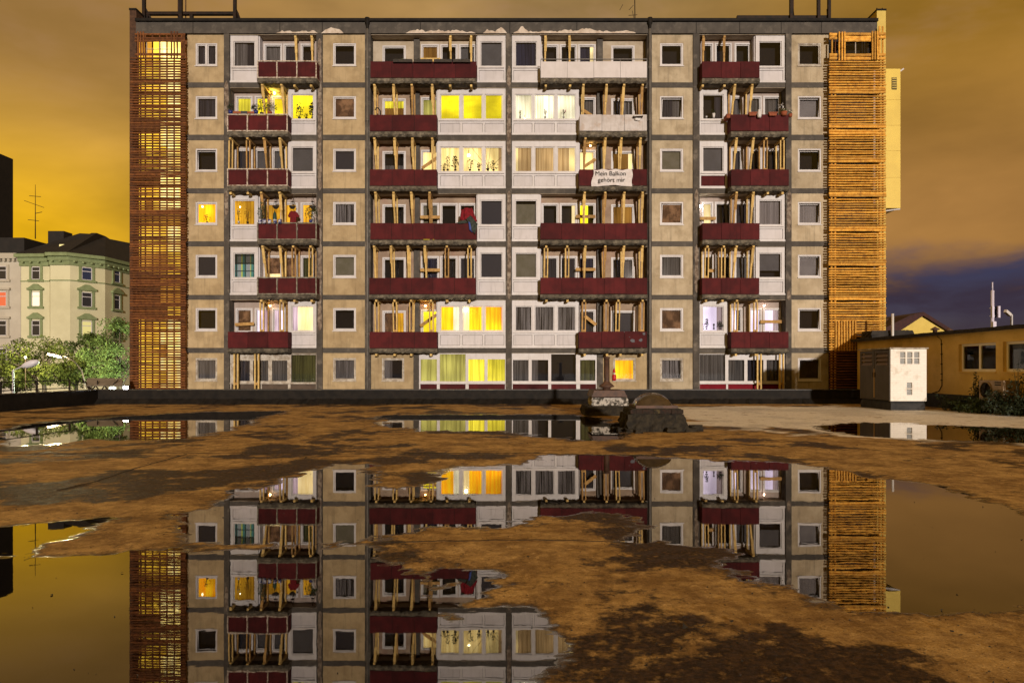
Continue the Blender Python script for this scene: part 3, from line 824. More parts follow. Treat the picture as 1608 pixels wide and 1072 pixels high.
# ---- ground floor glazing
def g_floor(x0, x1, lights, low, frame=m_white, ztop=555.5):
    """lights: (px0, px1, y top, y bottom, content)"""
    holes = [(fx(a), fx(b), fz(d), fz(c)) for a, b, c, d, k in lights] + [(fx(a), fx(b), fz(640), fz(603)) for a, b in low]
    w = part(MB().wall(fx(x0), fx(x1), fz(642), fz(ztop), D + .02, D + .12, holes), 'shopfront_frame', frame)
    for (a, b, c, d, k), h in zip(lights, holes):
        MB().box(h[0] - .005, h[1] + .005, D + .06, D + .068, h[2] - .005, h[3] + .005).build('pane', m_glass, w)
        content(w, k, h[0], h[1], h[2], h[3], D + .2)
    for a, b in low: MB().box(fx(a) - .005, fx(b) + .005, D + .05, D + .09, fz(640), fz(603) + .004).build('infill_panel', low_m, w)
    MB().box(fx(x0), fx(x1), D - .05, D + .018, fz(602.6), fz(601)).build('ledge', frame, w)
low_m = P('brown_infill', (.10, .07, .05), .8, (.07, .05, .035), 2)
g_floor(361.2, 497.3, [(373, 392, 566, 598, 'dark_curtain'), (397, 421, 566, 598, 'grey'), (427, 451, 566, 598, 'grey'), (457, 496, 557, 600, 'olive')], [(363, 409), (411, 452), (456, 496)], m_dirtyframe)
low_m = m_maroon
g_floor(658, 794.2, [(660.5, 686, 564, 598, 'limedim'), (690.5, 731, 555.9, 598.5, 'limedim'), (735.5, 761, 564, 598, 'limecur'), (765.5, 793, 564, 598, 'limecur')], [(660, 686), (690.5, 731), (736, 793)], m_white, 553.6)
g_floor(803.8, 937, [(805.5, 830, 565, 598, 'grey'), (835, 861, 565, 598, 'half:sheer:black:.35'), (865.5, 904.5, 556, 598.5, 'black'), (911, 935, 565, 597.5, 'olive')], [(805, 861), (865.5, 905), (911, 936)], m_white, 553.6)
low_m = m_redpanel
g_floor(1098.3, 1232.7, [(1099, 1139, 556.5, 598, 'grey'), (1144, 1169, 565, 598, 'grey'), (1174, 1199, 565, 598, 'dark_curtain'), (1204, 1223, 565, 598, 'grey')], [(1099, 1140.5), (1143.5, 1228)], m_white)
for a, b, w0, w1, k in ((582.6, 649, 599.5, 634.5, 'half:sheer:black:.4'), (947, 1016.4, 963, 998.5, 'orange')):
    hole = (fx(w0), fx(w1), fz(597.5), fz(562)); part(MB().wall(fx(a), fx(b), fz(642), fz(554.2), D + .03, D + .28, [hole]), 'cream_panel', m_cream)
    window(fx(w0), fx(w1), fz(597.5), fz(562), D + .08, k, frame=m_dirtyframe)
part(MB().box(fx(649.2), fx(657.8), D + .0, D + .3, GB, fz(554.2)), 'grey_column', m_pier)
part(MB().box(fx(937.2), fx(946.8), D + .0, D + .3, GB, fz(554.2)), 'grey_column', m_pier)

# ---- balconies
def ragged_slab(x0, x1, zb, zt):
    """crumbling concrete slab: irregular front edge"""
    n = max(10, int((x1 - x0) / .10)); vs = []
    for i in range(n + 1):
        u = x0 + (x1 - x0) * i / n
        j = lambda s: random.uniform(-s, s)
        y0 = YF - .05
        vs += [(u, y0 + .06 + abs(j(.06)), zb + abs(j(.05))), (u, y0 + j(.03), (zb + zt) / 2 - .03 + j(.03)), (u, y0 + j(.015), zt - .03 + j(.015)), (u, y0 + .05, zt),
               (u, D - .045, zt), (u, D - .045, zb + .02)]
    fs = []
    for i in range(n):
        for k in range(6):
            a = i * 6 + k; b = i * 6 + (k + 1) % 6; fs.append((a, a + 6, b + 6, b))
    fs += [tuple(range(6)), tuple(range(n * 6 + 5, n * 6 - 1, -1))]
    return MB().add(vs, fs)
BAL = {}
def balcony(r, px0, px1, n, mat=m_maroon, frame=None, rail=False, gap_px=0.6):
    """px measured on the balcony front; n panels"""
    zt = fz(ROW_B[r]) - .05; zb = fz(ROW_T[r + 1]) - .05
    x0, x1 = X_(px0, YF), X_(px1, YF)
    b = part(ragged_slab(x0, x1, zb, zt), 'balcony', m_slab)
    p0, p1 = zt + .03, fz(ROW_B[r]) + .80
    w = (x1 - x0) / n
    if frame:
        fr = .055
        for i in range(n + 1):
            u = x0 + w * i; u = min(max(u, x0 + fr / 2), x1 - fr / 2)
            MB().bar((u, YF - .012, p0 - .06), (u + random.uniform(-.008, .008), YF - .012, p1 + .03), fr, .05, (0, 1, 0)).build('rail_post', frame, b)
        for zz in (p0, p1 + .01):
            MB().box(x0 + .03, x1 - .03, YF - .03, YF + .012, zz - .025, zz + .025).build('rail_bar', frame, b)
        for sx in (x0 + .02, x1 - .02):
            if (sx > 0) == (sx == x0 + .02) or True:
                MB().bar((sx, YF + .03, p1 + .01), (sx, D - .045, p1 + .01), .045, .05).build('rail_bar', frame, b)
                MB().bar((sx, YF + .03, p0), (sx, D - .045, p0), .045, .05).build('rail_bar', frame, b)
    for i in range(n):
        a = x0 + w * i + (.03 if frame else .008); c = x0 + w * (i + 1) - (.03 if frame else .008)
        y = YF + (.016 if frame else random.uniform(-.008, .008)); dz = random.uniform(-.012, .012) if not frame else 0
        mb = MB().box(a, c, y, y + .025, p0 + (.02 if frame else 0) + dz, p1 - (.02 if frame else 0) + dz)
        mb.v = [(vx, vy + (vz - p0) * random.uniform(-.006, .006), vz) for vx, vy, vz in mb.v]
        mb.build('front_panel', mat, b)
    if not frame:
        for i in range(1, n): MB().box(x0 + w * i - .03, x0 + w * i + .03, YF + .036, YF + .066, p0 + .01, p1 - .03).build('rail_post', m_black, b)
    for sx in (x0 + .012, x1 - .037):
        MB().box(sx, sx + .025, YF + .04, D - .05, p0, p1 - .005).build('side_panel', mat, b)
    if rail:
        MB().box(x0, x1, YF - .01, YF + .03, p1 + .10, p1 + .135).build('handrail', m_pipe, b)
        for i in range(n + 1): MB().box(x0 + w * i - .012, x0 + w * i + .012, YF + .03, YF + .05, p0, p1 + .10).build('rail_post', m_pipe, b)
    # dark steel angle under the panels and loose drips of rust
    MB().box(x0 + .03, x1 - .03, YF + .03, YF + .06, zt + .001, p0 - .004).build('bottom_angle', m_black, b)
    BAL[(r, px0)] = (x0, x1, zt, p1)
    return b
m_fr1 = P('peeling_white_rail', (.52, .45, .37), .85, (.22, .15, .10), 9, lo=.45, hi=.62, speck=.3, bump=.5, bs=25)
m_fr2 = P('grey_green_rail', (.26, .25, .19), .85, (.12, .10, .075), 8, speck=.3, bump=.5, bs=25)
m_whitebal = P('white_balcony_panel', (.60, .565, .56), .6, (.55, .515, .50), 1.5, speck=.06, streak=.18)
m_rustbal = P('rust_streaked_white_panel', (.55, .52, .505), .7, (.46, .42, .39), 2.0, speck=.1, streak=.35, stain=(.33, .19, .08), stain_amt=.4, sts=2.2)
balcony(0, 404, 497.5, 3, m_maroon, m_fr1)
balcony(1, 357, 452, 3, m_maroon, m_fr1)
balcony(2, 357, 452, 3, m_maroon, m_fr1)
balcony(3, 404, 497.5, 3, m_maroon, m_fr2)
balcony(4, 404, 497.5, 3, m_maroon, m_fr2)
balcony(5, 357.5, 452.5, 3, m_maroon)
balcony(0, 581.5, 748.5, 5); balcony(1, 580.5, 686, 3); balcony(2, 580.5, 686, 3); balcony(3, 581.5, 748.5, 5); balcony(4, 579.5, 747, 5); balcony(5, 580, 686.5, 3)
balcony(0, 849, 1016, 4, m_whitebal, None, True); balcony(1, 910, 1016, 3, m_rustbal); balcony(2, 909.5, 1016, 3); balcony(3, 848.5, 1016.5, 5); balcony(4, 848.5, 1016.5, 5); balcony(5, 909, 1016, 3)
balcony(0, 1102.5, 1193, 3); balcony(1, 1147.5, 1238.5, 3); balcony(2, 1148, 1239, 3); balcony(3, 1103, 1193, 3); balcony(4, 1102.5, 1192.5, 3); balcony(5, 1148, 1238.5, 3)

# drainpipes with hopper heads
for px in (578, 1019.5):
    c = fx(px)
    dp = link('drainpipe', None, (c, D - .2, GB), BLD)
    MB().tube([(c, D - .17, GB), (c, D - .17, fz(48))], .055, 10).build('pipe', m_pipe, dp)
    MB().lathe((c, D - .17, fz(48)), [(.06, 0), (.09, .2), (.13, .28), (.13, .55), (.0, .55)], 12).build('hopper', m_black, dp)
    for r in range(6): MB().lathe((c, D - .17, fz(ROW_B[r] - 20)), [(.065, 0), (.072, .02), (.072, .06), (.065, .08)], 10).build('bracket', m_pipe, dp)

# patches of grey paint on one panel
bx0, bx1, bt, bp1 = BAL[(5, 909)]
m_paint = P('blue_grey_paint', (.07, .07, .085), .6)
for cx, cy, rr in ((993.5, 535, 4.2), (1006, 534, 3.6), (1011, 524, 3), (988.5, 529, 1.2)):
    n = 14; poly = []
    for i in range(n):
        a = 2 * math.pi * i / n; q = rr * random.uniform(.6, 1.0)
        poly.append((X_(cx + q * math.cos(a), YF), Z_(cy - q * math.sin(a) * .8, YF)))
    part(MB().prism(poly, YF - .016, YF - .012), 'paint_patch', m_paint)

# ================================================================== stairwell behind the left-hand screen and dark one behind the right-hand screen
stair = link('stairwell_window', None, (fx(254), D + .2, GB), BLD)
cols = [fx(216.2 + i * 11.3) for i in range(7)]
MB().box(fx(215.1), fx(293.9), D + .5, D + .7, GB, fz(54.2)).build('stairwell_wall', m_slat_old, stair)
for i in range(7): MB().box(cols[i] - .03, cols[i] + .03, D + .03, D + .12, fz(640), fz(54.3)).build('mullion', m_slat_old, stair)
lev = {0: 'stair1', 1: 'stair0', 2: 'stair2', 3: 'stair3'}
y = 64.0
pat = {}
for r in range(7):
    base = [0, 0, 0, 0, 2, 3, 1][r]
    for q in range(4):
        y0 = 64 + r * 83 + q * 20.75; y1 = y0 + 18.5
        if y0 > 612: continue
        for i in range(0, 6):
            u = random.random()
            k = 1 if u < .92 else 2
            if i >= 4 or (i == 3 and u < .5): k = 0
            if r in (1, 2) and q == 2: k = 3 if i < 3 else k
            if r == 4: k = 2 if i < 4 else 1
            if r == 4 and q > 1: k = 3 if i < 3 else 2
            if r == 5 and q == 0: k = 3 if i < 4 else 1
            if r in (3,) and q == 1: k = 2
            MB().box(cols[i] - .0 + .035 - (0 if i else 0), cols[i + 1] - .035 if i < 7 else cols[i] + .3, D + .07, D + .078, fz(y1), fz(y0)).build('pane', CUR[lev[k]], stair)
part(MB().box(fx(1301.2), fx(1375.8), D + .35, D + .6, GB, fz(54.2)), 'stairwell_wall', m_dark)

# ---- slatted timber screens
def half_log(x0, x1, yc, zc, hgt, dep, jit=.012):
    """rough half-round slat"""
    n = 5; ring = []
    for k in range(n + 1):
        a = math.pi * k / n; ring.append((-math.sin(a) * dep, math.cos(a) * hgt / 2))
    st = 5; vs = []; fs = []
    m = len(ring)
    for s in range(st):
        u = x0 + (x1 - x0) * s / (st - 1); dz = random.uniform(-jit, jit); sc = random.uniform(.88, 1.06)
        for (a, b) in ring: vs.append((u, yc + a * sc, zc + b * sc + dz))
    for s in range(st - 1):
        for k in range(m):
            a = s * m + k; b = s * m + (k + 1) % m; fs.append((a, b, b + m, a + m))
    fs += [tuple(range(m))[::-1], tuple(range((st - 1) * m, st * m))]
    return MB().add(vs, fs)
def vert_log(x, z0, z1, yc, w, dep):
    mb = half_log(z0, z1, yc, 0, w, dep, .006)
    mb.v = [(x + vz, vy, vx) for vx, vy, vz in mb.v]; mb.f = [f[::-1] for f in mb.f]
    return mb

YS = D - .42
def sx(px): return X_(px, YS)
def sz(py): return Z_(py, YS)
ls = thing('slatted_screen', (sx(248), YS, GB), 'dark brown timber slat screen over lit stairwell at left end of block', 'slat screen')
for px in (212.5, 219, 283, 288): vert_log(sx(px), sz(640), sz(90), YS + .12, .09, .05).build('upright', m_slat_old, ls)
for px in (217.5, 221.8, 226): vert_log(sx(px), sz(92), sz(51), YS - .05, .085, .04).build('upright', m_slat_old, ls)
for px in (270, 274.5, 279): vert_log(sx(px), sz(92), sz(50.5), YS - .05, .085, .04).build('upright', m_slat_old, ls)
for px in (285.5, 289.2): vert_log(sx(px), sz(90), sz(55), YS - .0, .085, .04).build('upright', m_slat_old, ls)
for yy, hh in ((54.5, .10), (60.5, .14), (64.3, .14), (86, .13)): half_log(sx(212), sx(291), YS, sz(yy), hh, .05).build('slat', m_slat_old, ls)
YS2 = YS + .06
vert_log(sx(250.5), sz(85), sz(66), YS2, .07, .03).build('window_bar', m_dirtyframe, ls)
vert_log(sx(229.5), sz(85), sz(66), YS2, .05, .03).build('window_bar', m_dirtyframe, ls)
half_log(sx(230), sx(270), YS2, sz(76.5), .04, .03).build('window_bar', m_dirtyframe, ls)
y = 92.0; k = 0
while y < 614:
    u = random.random()
    thick = .098 if u < .82 else (.118 if u < .95 else .132)
    if 188 < y < 204 or 262 < y < 274 or 330 < y < 338 or 416 < y < 452 or 496 < y < 510: thick = .126
    half_log(sx(204.6 + random.uniform(-.8, .8)), sx(292.3 + random.uniform(-1, .6)), YS, sz(y), thick, .05).build('slat', m_slat_old, ls)
    y += 4.0 if k % 17 else 4.7
    k += 1

rs = thing('slatted_screen', (sx(1346), YS, GB), 'bright orange timber slat screen with small window at right end of block', 'slat screen')
for px in (1307.5, 1313): vert_log(sx(px), sz(640), sz(96), YS + .12, .10, .05).build('upright', m_slat_new, rs)
for px in (1383, 1388): vert_log(sx(px), sz(530), sz(40), YS + .12, .10, .05).build('upright', m_slat_new, rs)
MB().tube([(sx(1377.5), YS + .3, sz(560)), (sx(1377.5), YS + .3, sz(108))], .06, 8).build('downpipe', P('pale_pipe', (.5, .46, .42), .5), rs)
for px in (1317, 1321.5, 1325.5): vert_log(sx(px), sz(96.5), sz(51.5), YS - .06, .095, .045).build('upright', m_slat_new, rs)
for px in (1369, 1373, 1377): vert_log(sx(px), sz(95), sz(50.5), YS - .06, .095, .045).build('upright', m_slat_new, rs)
for yy, x0, x1 in ((54.5, 1302, 1314), (60, 1302, 1314), (54, 1326, 1367), (59.2, 1326, 1367), (63.5, 1326, 1367), (53.5, 1378, 1390), (59, 1378, 1390), (86.5, 1302, 1314), (92, 1302, 1314), (87, 1326, 1367), (92.5, 1326, 1367), (86.5, 1379, 1390), (92, 1379, 1390)):
    half_log(sx(x0), sx(x1), YS, sz(yy), .165, .06).build('slat', m_slat_new, rs)
vert_log(sx(1306.5), sz(84), sz(63), YS, .09, .05).build('upright', m_slat_new, rs)
vert_log(sx(1311.5), sz(84), sz(63), YS, .06, .05).build('upright', m_slat_old, rs)
vert_log(sx(1344), sz(84.5), sz(66.5), YS + .05, .06, .03).build('window_bar', m_dirtyframe, rs)
MB().box(sx(1327), sx(1366), YS + .075, YS + .085, sz(84.5), sz(66.5)).build('pane', m_glass, rs)
y = 97.5; k = 0
while y < 521:
    yc = y
    thick = .088 + random.uniform(-.008, .01)
    big = k % 13
    if big in (11, 12) or (k // 13 == 2 and big in (0, 1)): thick = .128
    xr = 1390.5 if y < 548 else 1346
    half_log(sx(1301.5 + random.uniform(-1, .6)), sx(xr + random.uniform(-1, .8)), YS, sz(yc), thick, .055, .012).build('slat', m_slat_new, rs)
    y += 4.0 if big != 12 else 6.0
    k += 1
for i in range(8): vert_log(sx(1311.5 + i * 4.35), sz(551), sz(503.5 + random.uniform(-1, 1)), YS - .09, .10, .045).build('upright', m_slat_new, rs)
y = 524.0
while y < 618:
    half_log(sx(1301.5), sx(1372), YS, sz(y), .085, .05).build('slat', m_slat_new if y < 552 else m_slat_old, rs); y += 4.2  # shadow across the screen's foot painted by switching to the darker slat colour

# ---- yellow clad shaft on the right gable
ycd = thing('sign_box', (XR + .5, D + 4, fz(327)), 'tall bright yellow panelled box fixed high on the right gable wall', 'sign box')
d2 = D + 1.0
xa, xb = XR + .008, X_(1414, d2)
ys = [108, 157, 197, 237, 279, 327]
for i in range(5):
    MB().box(xa, xb, d2, d2 + 6, Z_(ys[i + 1] - .25, d2), Z_(ys[i] + .25, d2)).build('cladding_panel', m_yclad, ycd)
MB().box(xa + .02, xb - .02, d2 + .02, d2 + 5.9, Z_(326, d2), Z_(109, d2)).build('core', m_gable_y, ycd)
MB().box(X_(1400, d2), X_(1408, d2), d2 - .02, d2 - .004, Z_(141, d2), Z_(122, d2)).build('vent_grille', P('dark_grille', (.10, .075, .02), .7), ycd)
for i in range(5): MB().box(X_(1400.6, d2), X_(1407.4, d2), d2 - .035, d2 - .022, Z_(124.5 + 3.6 * i, d2), Z_(123.2 + 3.6 * i, d2)).build('grille_slat', m_gable_y, ycd)
MB().bar((xa, d2 + .05, Z_(333, d2)), (xb, d2 + .05, Z_(328, d2)), .06, .06).build('bracket', m_white, ycd)
MB().bar((xb - .02, d2 + .1, Z_(112, d2)), (xb + .22, d2 + .1, Z_(107, d2)), .07, .07).build('spot_arm', m_white, ycd)

# ---- roof-top steel frames (advertising supports), aerial
def rfx(px): return X_(px, D + .9)
def rfz(py): return Z_(py, D + .9)
def frame_thing(name, label, beam, posts, braces, extra=()):
    t = thing(name, (rfx(beam[0]), D + 1.2, rfz(44)), label, 'steel frame')
    yb = D + .9
    MB().box(rfx(beam[0]), rfx(beam[1]), yb - .09, yb + .09, rfz(beam[2] + 2.3), rfz(beam[2] - 2.3)).build('beam', m_steel, t)
    for px, w in posts: MB().box(rfx(px) - w / 2, rfx(px) + w / 2, yb - .25, yb - .095, rfz(44), rfz(-110)).build('post', m_steel, t)
    for px, dx in braces: MB().bar((rfx(px), yb - .1, rfz(16)), (rfx(px + dx), yb + .2, rfz(44)), .09, .09).build('brace', m_steel, t)
    for px, w in extra: MB().tube([(rfx(px), yb + .15, rfz(44)), (rfx(px + .4), yb + .15, rfz(-110))], w, 6).build('pipe', m_gable, t)
    for px in (beam[0] + 3, (beam[0] + beam[1]) / 2, beam[1] - 3): MB().box(rfx(px) - .08, rfx(px) + .08, yb - .08, yb + .08, rfz(44), rfz(beam[2] + 2.3) - .003).build('foot', m_steel, t)
    return t
frame_thing('sign_support_frame', 'black steel sign support frame on roof above the brown slat screen', (228, 374, 22), [(229, .15), (286.3, .17), (371, .15)], [(230, 13), (371, 10), (227, -8)], [(277.5, .03), (289.5, .03)])
frame_thing('sign_support_frame', 'black steel sign support frame on roof near the orange slat screen', (1157, 1303, 28), [(1240, .14), (1283, .15), (1299.5, .14)], [(1243, 8), (1298, 5)], [(1247.3, .035), (1287, .02)])
an = thing('roof_aerial', (fx(1000), D + .6, fz(32)), 'thin black television aerial on roof above the second drainpipe', 'aerial')
MB().tube([(fx(1000.5), D + .6, fz(33)), (fx(999.8), D + .6, fz(-30))], .025, 6).build('mast', m_steel, an)
for a, b in (((990, 15.5), (1004, 14.5)), ((993, 30), (1007, 30)), ((976, 7), (981, -2)), ((990.5, 7), (998, -1)), ((996, 8), (1000, 27))):
    MB().bar((fx(a[0]), D + .58, fz(a[1])), (fx(b[0]), D + .58, fz(b[1])), .02, .02).build('element', m_steel, an)

# ================================================================== TIMBER SHORING on the balconies
BAYS = {'B': 'left', 'D': 'centre-left', 'E': 'centre-right', 'G': 'right'}
PROPS = {
    ('B', 0): [464.5, 490], ('B', 1): [413, 443], ('B', 2): [363, 390, 415.5, 440.5], ('B', 3): [411.5, 440], ('B', 4): [413.5, 440, 461.5, 488.5], ('B', 5): [411.5, 442.5],
    ('D', 0): [707.5, 740], ('D', 1): [588.5, 618.5, 647, 679], ('D', 2): [588.5, 620, 648, 679], ('D', 3): [590, 618.5, 646, 675], ('D', 4): [588, 614.5, 641, 667.5, 702, 737.5], ('D', 5): [591.5, 620, 646, 677],
    ('E', 0): [856.5, 894], ('E', 1): [916, 952, 979.5, 1008.5], ('E', 2): [919, 950.5, 975.5, 1005.5], ('E', 3): [918, 950, 980, 1008.5], ('E', 4): [857.5, 890.5, 919, 950, 979.5, 1008.5], ('E', 5): [917, 952, 970.5, 1008.5],
    ('G', 0): [1104, 1137], ('G', 1): [1153, 1180], ('G', 2): [1155.5, 1182, 1202, 1228], ('G', 3): [1155.5, 1182], ('G', 4): [1110, 1135.5, 1155.5, 1182], ('G', 5): [1156, 1186.5],
}
UP = {('D', 4): (4, 5), ('E', 4): (0, 1), ('B', 4): (2, 3), ('G', 2): (2, 3), ('G', 4): (0, 1), ('B', 2): (0, 1)}
DIV = {'B': 1, 'D': 1, 'E': -1, 'G': -1}
def shoring(bay, r, i, px, n):
    yt = YF + .16
    z1 = (fz(ROW_T[r]) - .055 if r else fz(55) - .03); z0 = fz(ROW_B[r]) - .045
    xt = X_(px, yt)
    lean = .62 if not (r == 5 or i in UP.get((bay, r), ())) else .06
    lean += random.uniform(-.08, .08)
    if r == 0: yt = D + .10; xt = X_(px, yt); lean = .22
    side = {'B': 'left bay', 'D': 'centre-left bay', 'E': 'centre-right bay', 'G': 'right bay'}[bay]
    t = thing('shoring_prop', (xt, yt, z0), f'{ORD[i]} yellow timber prop of {n} counted from left, {ROWN[r]} balcony, {side}', 'timber prop', 'timber props on the balconies')
    m = m_wood if random.random() < .75 else m_wood2
    sd = random.uniform(-.05, .05)
    top = Vector((xt, yt, z1 - .125)); bot = Vector((xt + sd, yt + lean, z0 + .002))
    dbl = r == 5 or i in UP.get((bay, r), ())
    # header beam running front to back under the slab
    MB().box(xt - .055, xt + .055, yt - .10, (YB - .12 if r else YB - .16), z1 - .12, z1 - .004).build('header_beam', m, t)
    if dbl:
        for s in (-1, 1):
            o = Vector((s * .085, 0, 0)); MB().bar(top + o, bot + o, .055, .10, (0, 1, 0)).build('post', m, t)
        c = bot.lerp(top, .38); MB().box(c.x - .055, c.x + .055, c.y - .05, c.y + .05, c.z - .06, c.z + .06).build('spacer', m_wood2, t)
    else:
        MB().bar(top, bot, .085, .10, (0, 1, 0)).build('post', m, t)
        a = top + Vector((random.choice((-1, 1)) * .012, -.052, .03)); b = a.lerp(bot + Vector((0, -.052, 0)), random.uniform(.26, .34))
        MB().bar(a, b, .13, .03, (0, 1, 0)).build('splice_plate', m, t)
    if r:                                                   # rear post against the wall
        yr = YB - .17; xr = xt + random.uniform(-.03, .03)
        MB().bar((xr, yr, z1 - .125), (xr + random.uniform(-.04, .04), yr, z0 + .05), .07, .08, (0, 1, 0)).build('rear_post', m_wood2 if random.random() < .5 else m, t)
    if r:
        # little blocks showing at the slab edge of the balcony above
        MB().box(xt - .05, xt + .05, YF + .005, YF + .055, z1 - .10, z1 - .02).build('wedge', m_wood, t)
for (bay, r), lst in PROPS.items():
    for i, px in enumerate(lst): shoring(bay, r, i, px, len(lst))
# tall posts standing before the ground-floor windows
for bay, k, px in (('left', 0, 371), ('left', 1, 403.5), ('right', 0, 1192), ('right', 1, 1227)):
    xt = X_(px, D - .3); z1 = fz(ROW_T[6]) - .06
    t = thing('shoring_prop', (xt, D - .3, GB), f'{"nearer outer" if False else ("left" if k == 0 else "right")} tall timber prop before the ground-floor windows of the {bay} bay', 'timber prop', 'timber props on the ground floor')
    for s in (-.09, .09): MB().box(xt + s - .035, xt + s + .035, D - .35, D - .25, GB, z1).build('post', m_wood, t)
    MB().box(xt - .055, xt + .055, D - .36, D - .24, fz(604), fz(600)).build('spacer', m_wood2, t)
# loose beam ends poking out beneath slabs above flush windows
for px, r in ((707, 1), (740, 1), (857, 1), (895, 1), (1103, 1), (1137, 1), (363, 3), (390, 3), (463, 5), (490, 5), (858, 5), (891, 5), (702, 5), (737, 5), (463, 1), (489, 1), (1108, 5), (1134, 5), (1205, 3), (1228, 3), (591, 6), (620, 6), (646, 6), (677, 6), (918, 6), (953, 6), (974, 6), (1008, 6), (1155, 6), (1186, 6)):
    xt = X_(px, YF + .2); z1 = fz(ROW_T[r]) - .056
    part(MB().box(xt - .055, xt + .055, YF + .12, D - .05, z1 - .11, z1), 'beam_end', m_wood)

# braces: single planks
def plank(a, b, ya, label, w=.16):
    A = Vector((X_(a[0], ya), ya, Z_(a[1], ya))); B = Vector((X_(b[0], ya), ya, Z_(b[1], ya)))
    tag(MB().bar(A, B, .035, w, (0, 0, 1)).build('timber_brace', m_wood2), label, 'plank', 'timber braces on the balconies')
yp = YB - .08
plank((660, 341), (691, 341), YB - .25, 'horizontal plank across the balcony door left of the draped red blanket')
plank((660, 424), (691, 424), YB - .25, 'horizontal plank across the door one floor below the draped red blanket')
plank((663, 264), (686, 248), YB - .25, 'sloping plank beside the lit plant-filled triple window')
plank((660, 512), (686, 494), YB - .25, 'sloping plank beside the orange-curtained triple window')
plank((914, 172), (932, 184), YB - .25, 'sloping plank behind the rust-streaked white balcony')
plank((917, 262), (935, 250), YB - .25, 'sloping plank above the white cloth banner')
plank((918, 496), (936, 510), YB - .25, 'sloping plank right of the lace-curtained triple window')
plank((904, 340), (935, 340), YB - .25, 'horizontal plank across bright door, fourth-row balcony of the centre-right bay')
plank((904, 423), (935, 423), YB - .25, 'horizontal plank across dark door, fifth-row balcony of the centre-right bay')
plank((1099, 343), (1124, 343), YB - .25, 'horizontal plank below the white wall lamp in the right bay')
plank((1194, 505), (1228, 505), YB - .25, 'horizontal plank across lilac-lit window in the right bay')
plank((369, 509.5), (399, 508), YB - .25, 'plank across the dim window of the solid maroon balcony, left bay')
plank((1112, 425), (1122, 425), YB - .25, 'short plank between the props, fifth-row balcony in the right bay')

# ================================================================== THINGS ON AND IN THE BALCONIES
m_leaf = P('leaf_green', (.045, .075, .022), .6, (.025, .045, .012), 20)
m_leafdark = P('leaf_dark', (.022, .035, .012), .6, (.012, .02, .008), 20)
m_leafy = P('leaf_yellow_green', (.12, .14, .03), .6, (.06, .08, .015), 20)
m_terra = P('terracotta', (.30, .085, .035), .8, (.24, .065, .028), 8)
m_bluepot = P('blue_glaze', (.02, .03, .16), .35)
m_bluewhite = P('blue_white_ceramic', (.55, .56, .62), .35, (.02, .03, .14), 9, lo=.45, hi=.55)
m_blackpot = P('black_planter', (.016, .013, .010), .7, (.04, .03, .02), 12)
m_whitecer = P('white_ceramic', (.62, .60, .58), .4)
m_petal = P('pink_petal', (.35, .03, .12), .6)
m_petalw = P('white_petal', (.7, .66, .55), .6)
m_petaly = P('yellow_petal', (.7, .5, .05), .6)


def leaves(mb, c, rad, n, size, mi=0, flat=1.0):
    for _ in range(n):
        while True:
            p = Vector((random.uniform(-1, 1), random.uniform(-1, 1), random.uniform(-1, 1)))
            if p.length < 1: break
        p = Vector((c[0] + p.x * rad[0], c[1] + p.y * rad[1], c[2] + p.z * rad[2]))
        a = Vector((random.gauss(0, 1), random.gauss(0, 1), random.gauss(0, 1) * flat)).normalized()
        b = a.cross(Vector((random.gauss(0, 1), random.gauss(0, 1), random.gauss(0, 1)))).normalized()
        l = size * random.uniform(.6, 1.3); w = l * .42
        mb.add([p - a * l, p + b * w, p + a * l, p - b * w], [(0, 1, 2, 3)], mi)
    return mb


def plant(px, py, yd, hgt, wid, label, n=60, size=.05, pot=None, leafm=None, flowers=None, cat='potted plant', group=None, stem=True):
    """base of the pot stands at pixel px,py at depth yd"""
    b = Vector((X_(px, yd), yd, Z_(py, yd)))
    t = thing('potted_plant', b, label, cat, group)
    ph = 0.0
    if pot is not None:
        pr, ph, pm = pot
        MB().lathe(b, [(0, 0), (pr * .72, 0), (pr, ph), (pr * .92, ph), (pr * .8, ph * .8), (0, ph * .8)], 12).build('pot', pm, t)
    if stem:
        mb = MB()
        for k in range(3): mb.tube([b + Vector((0, 0, ph * .6)), b + Vector((random.uniform(-.3, .3) * wid, random.uniform(-.1, .1), ph + hgt * .75))], .008, 5)
        mb.build('stem', m_leafdark, t)
    mb = MB(); leaves(mb, (b.x, b.y, b.z + ph + hgt * .52), (wid / 2, min(.22, wid / 2), hgt * .5), n, size)
    mb.build('foliage', leafm or m_leaf, t)
    if flowers:
        mb = MB(); leaves(mb, (b.x, b.y - .03, b.z + ph + hgt * .6), (wid / 2, .12, hgt * .4), flowers[1], flowers[2]); mb.build('blossom', flowers[0], t)
    return t


def rail_pos(px, r): return X_(px, YF + .05), fz(ROW_B[r]) + .83
def zpx(px, z, yd): return HY - (z - EYE) * F / yd
RY = YF + .02
def rail_py(r, yd=RY): return zpx(0, fz(ROW_B[r]) + .845, yd)

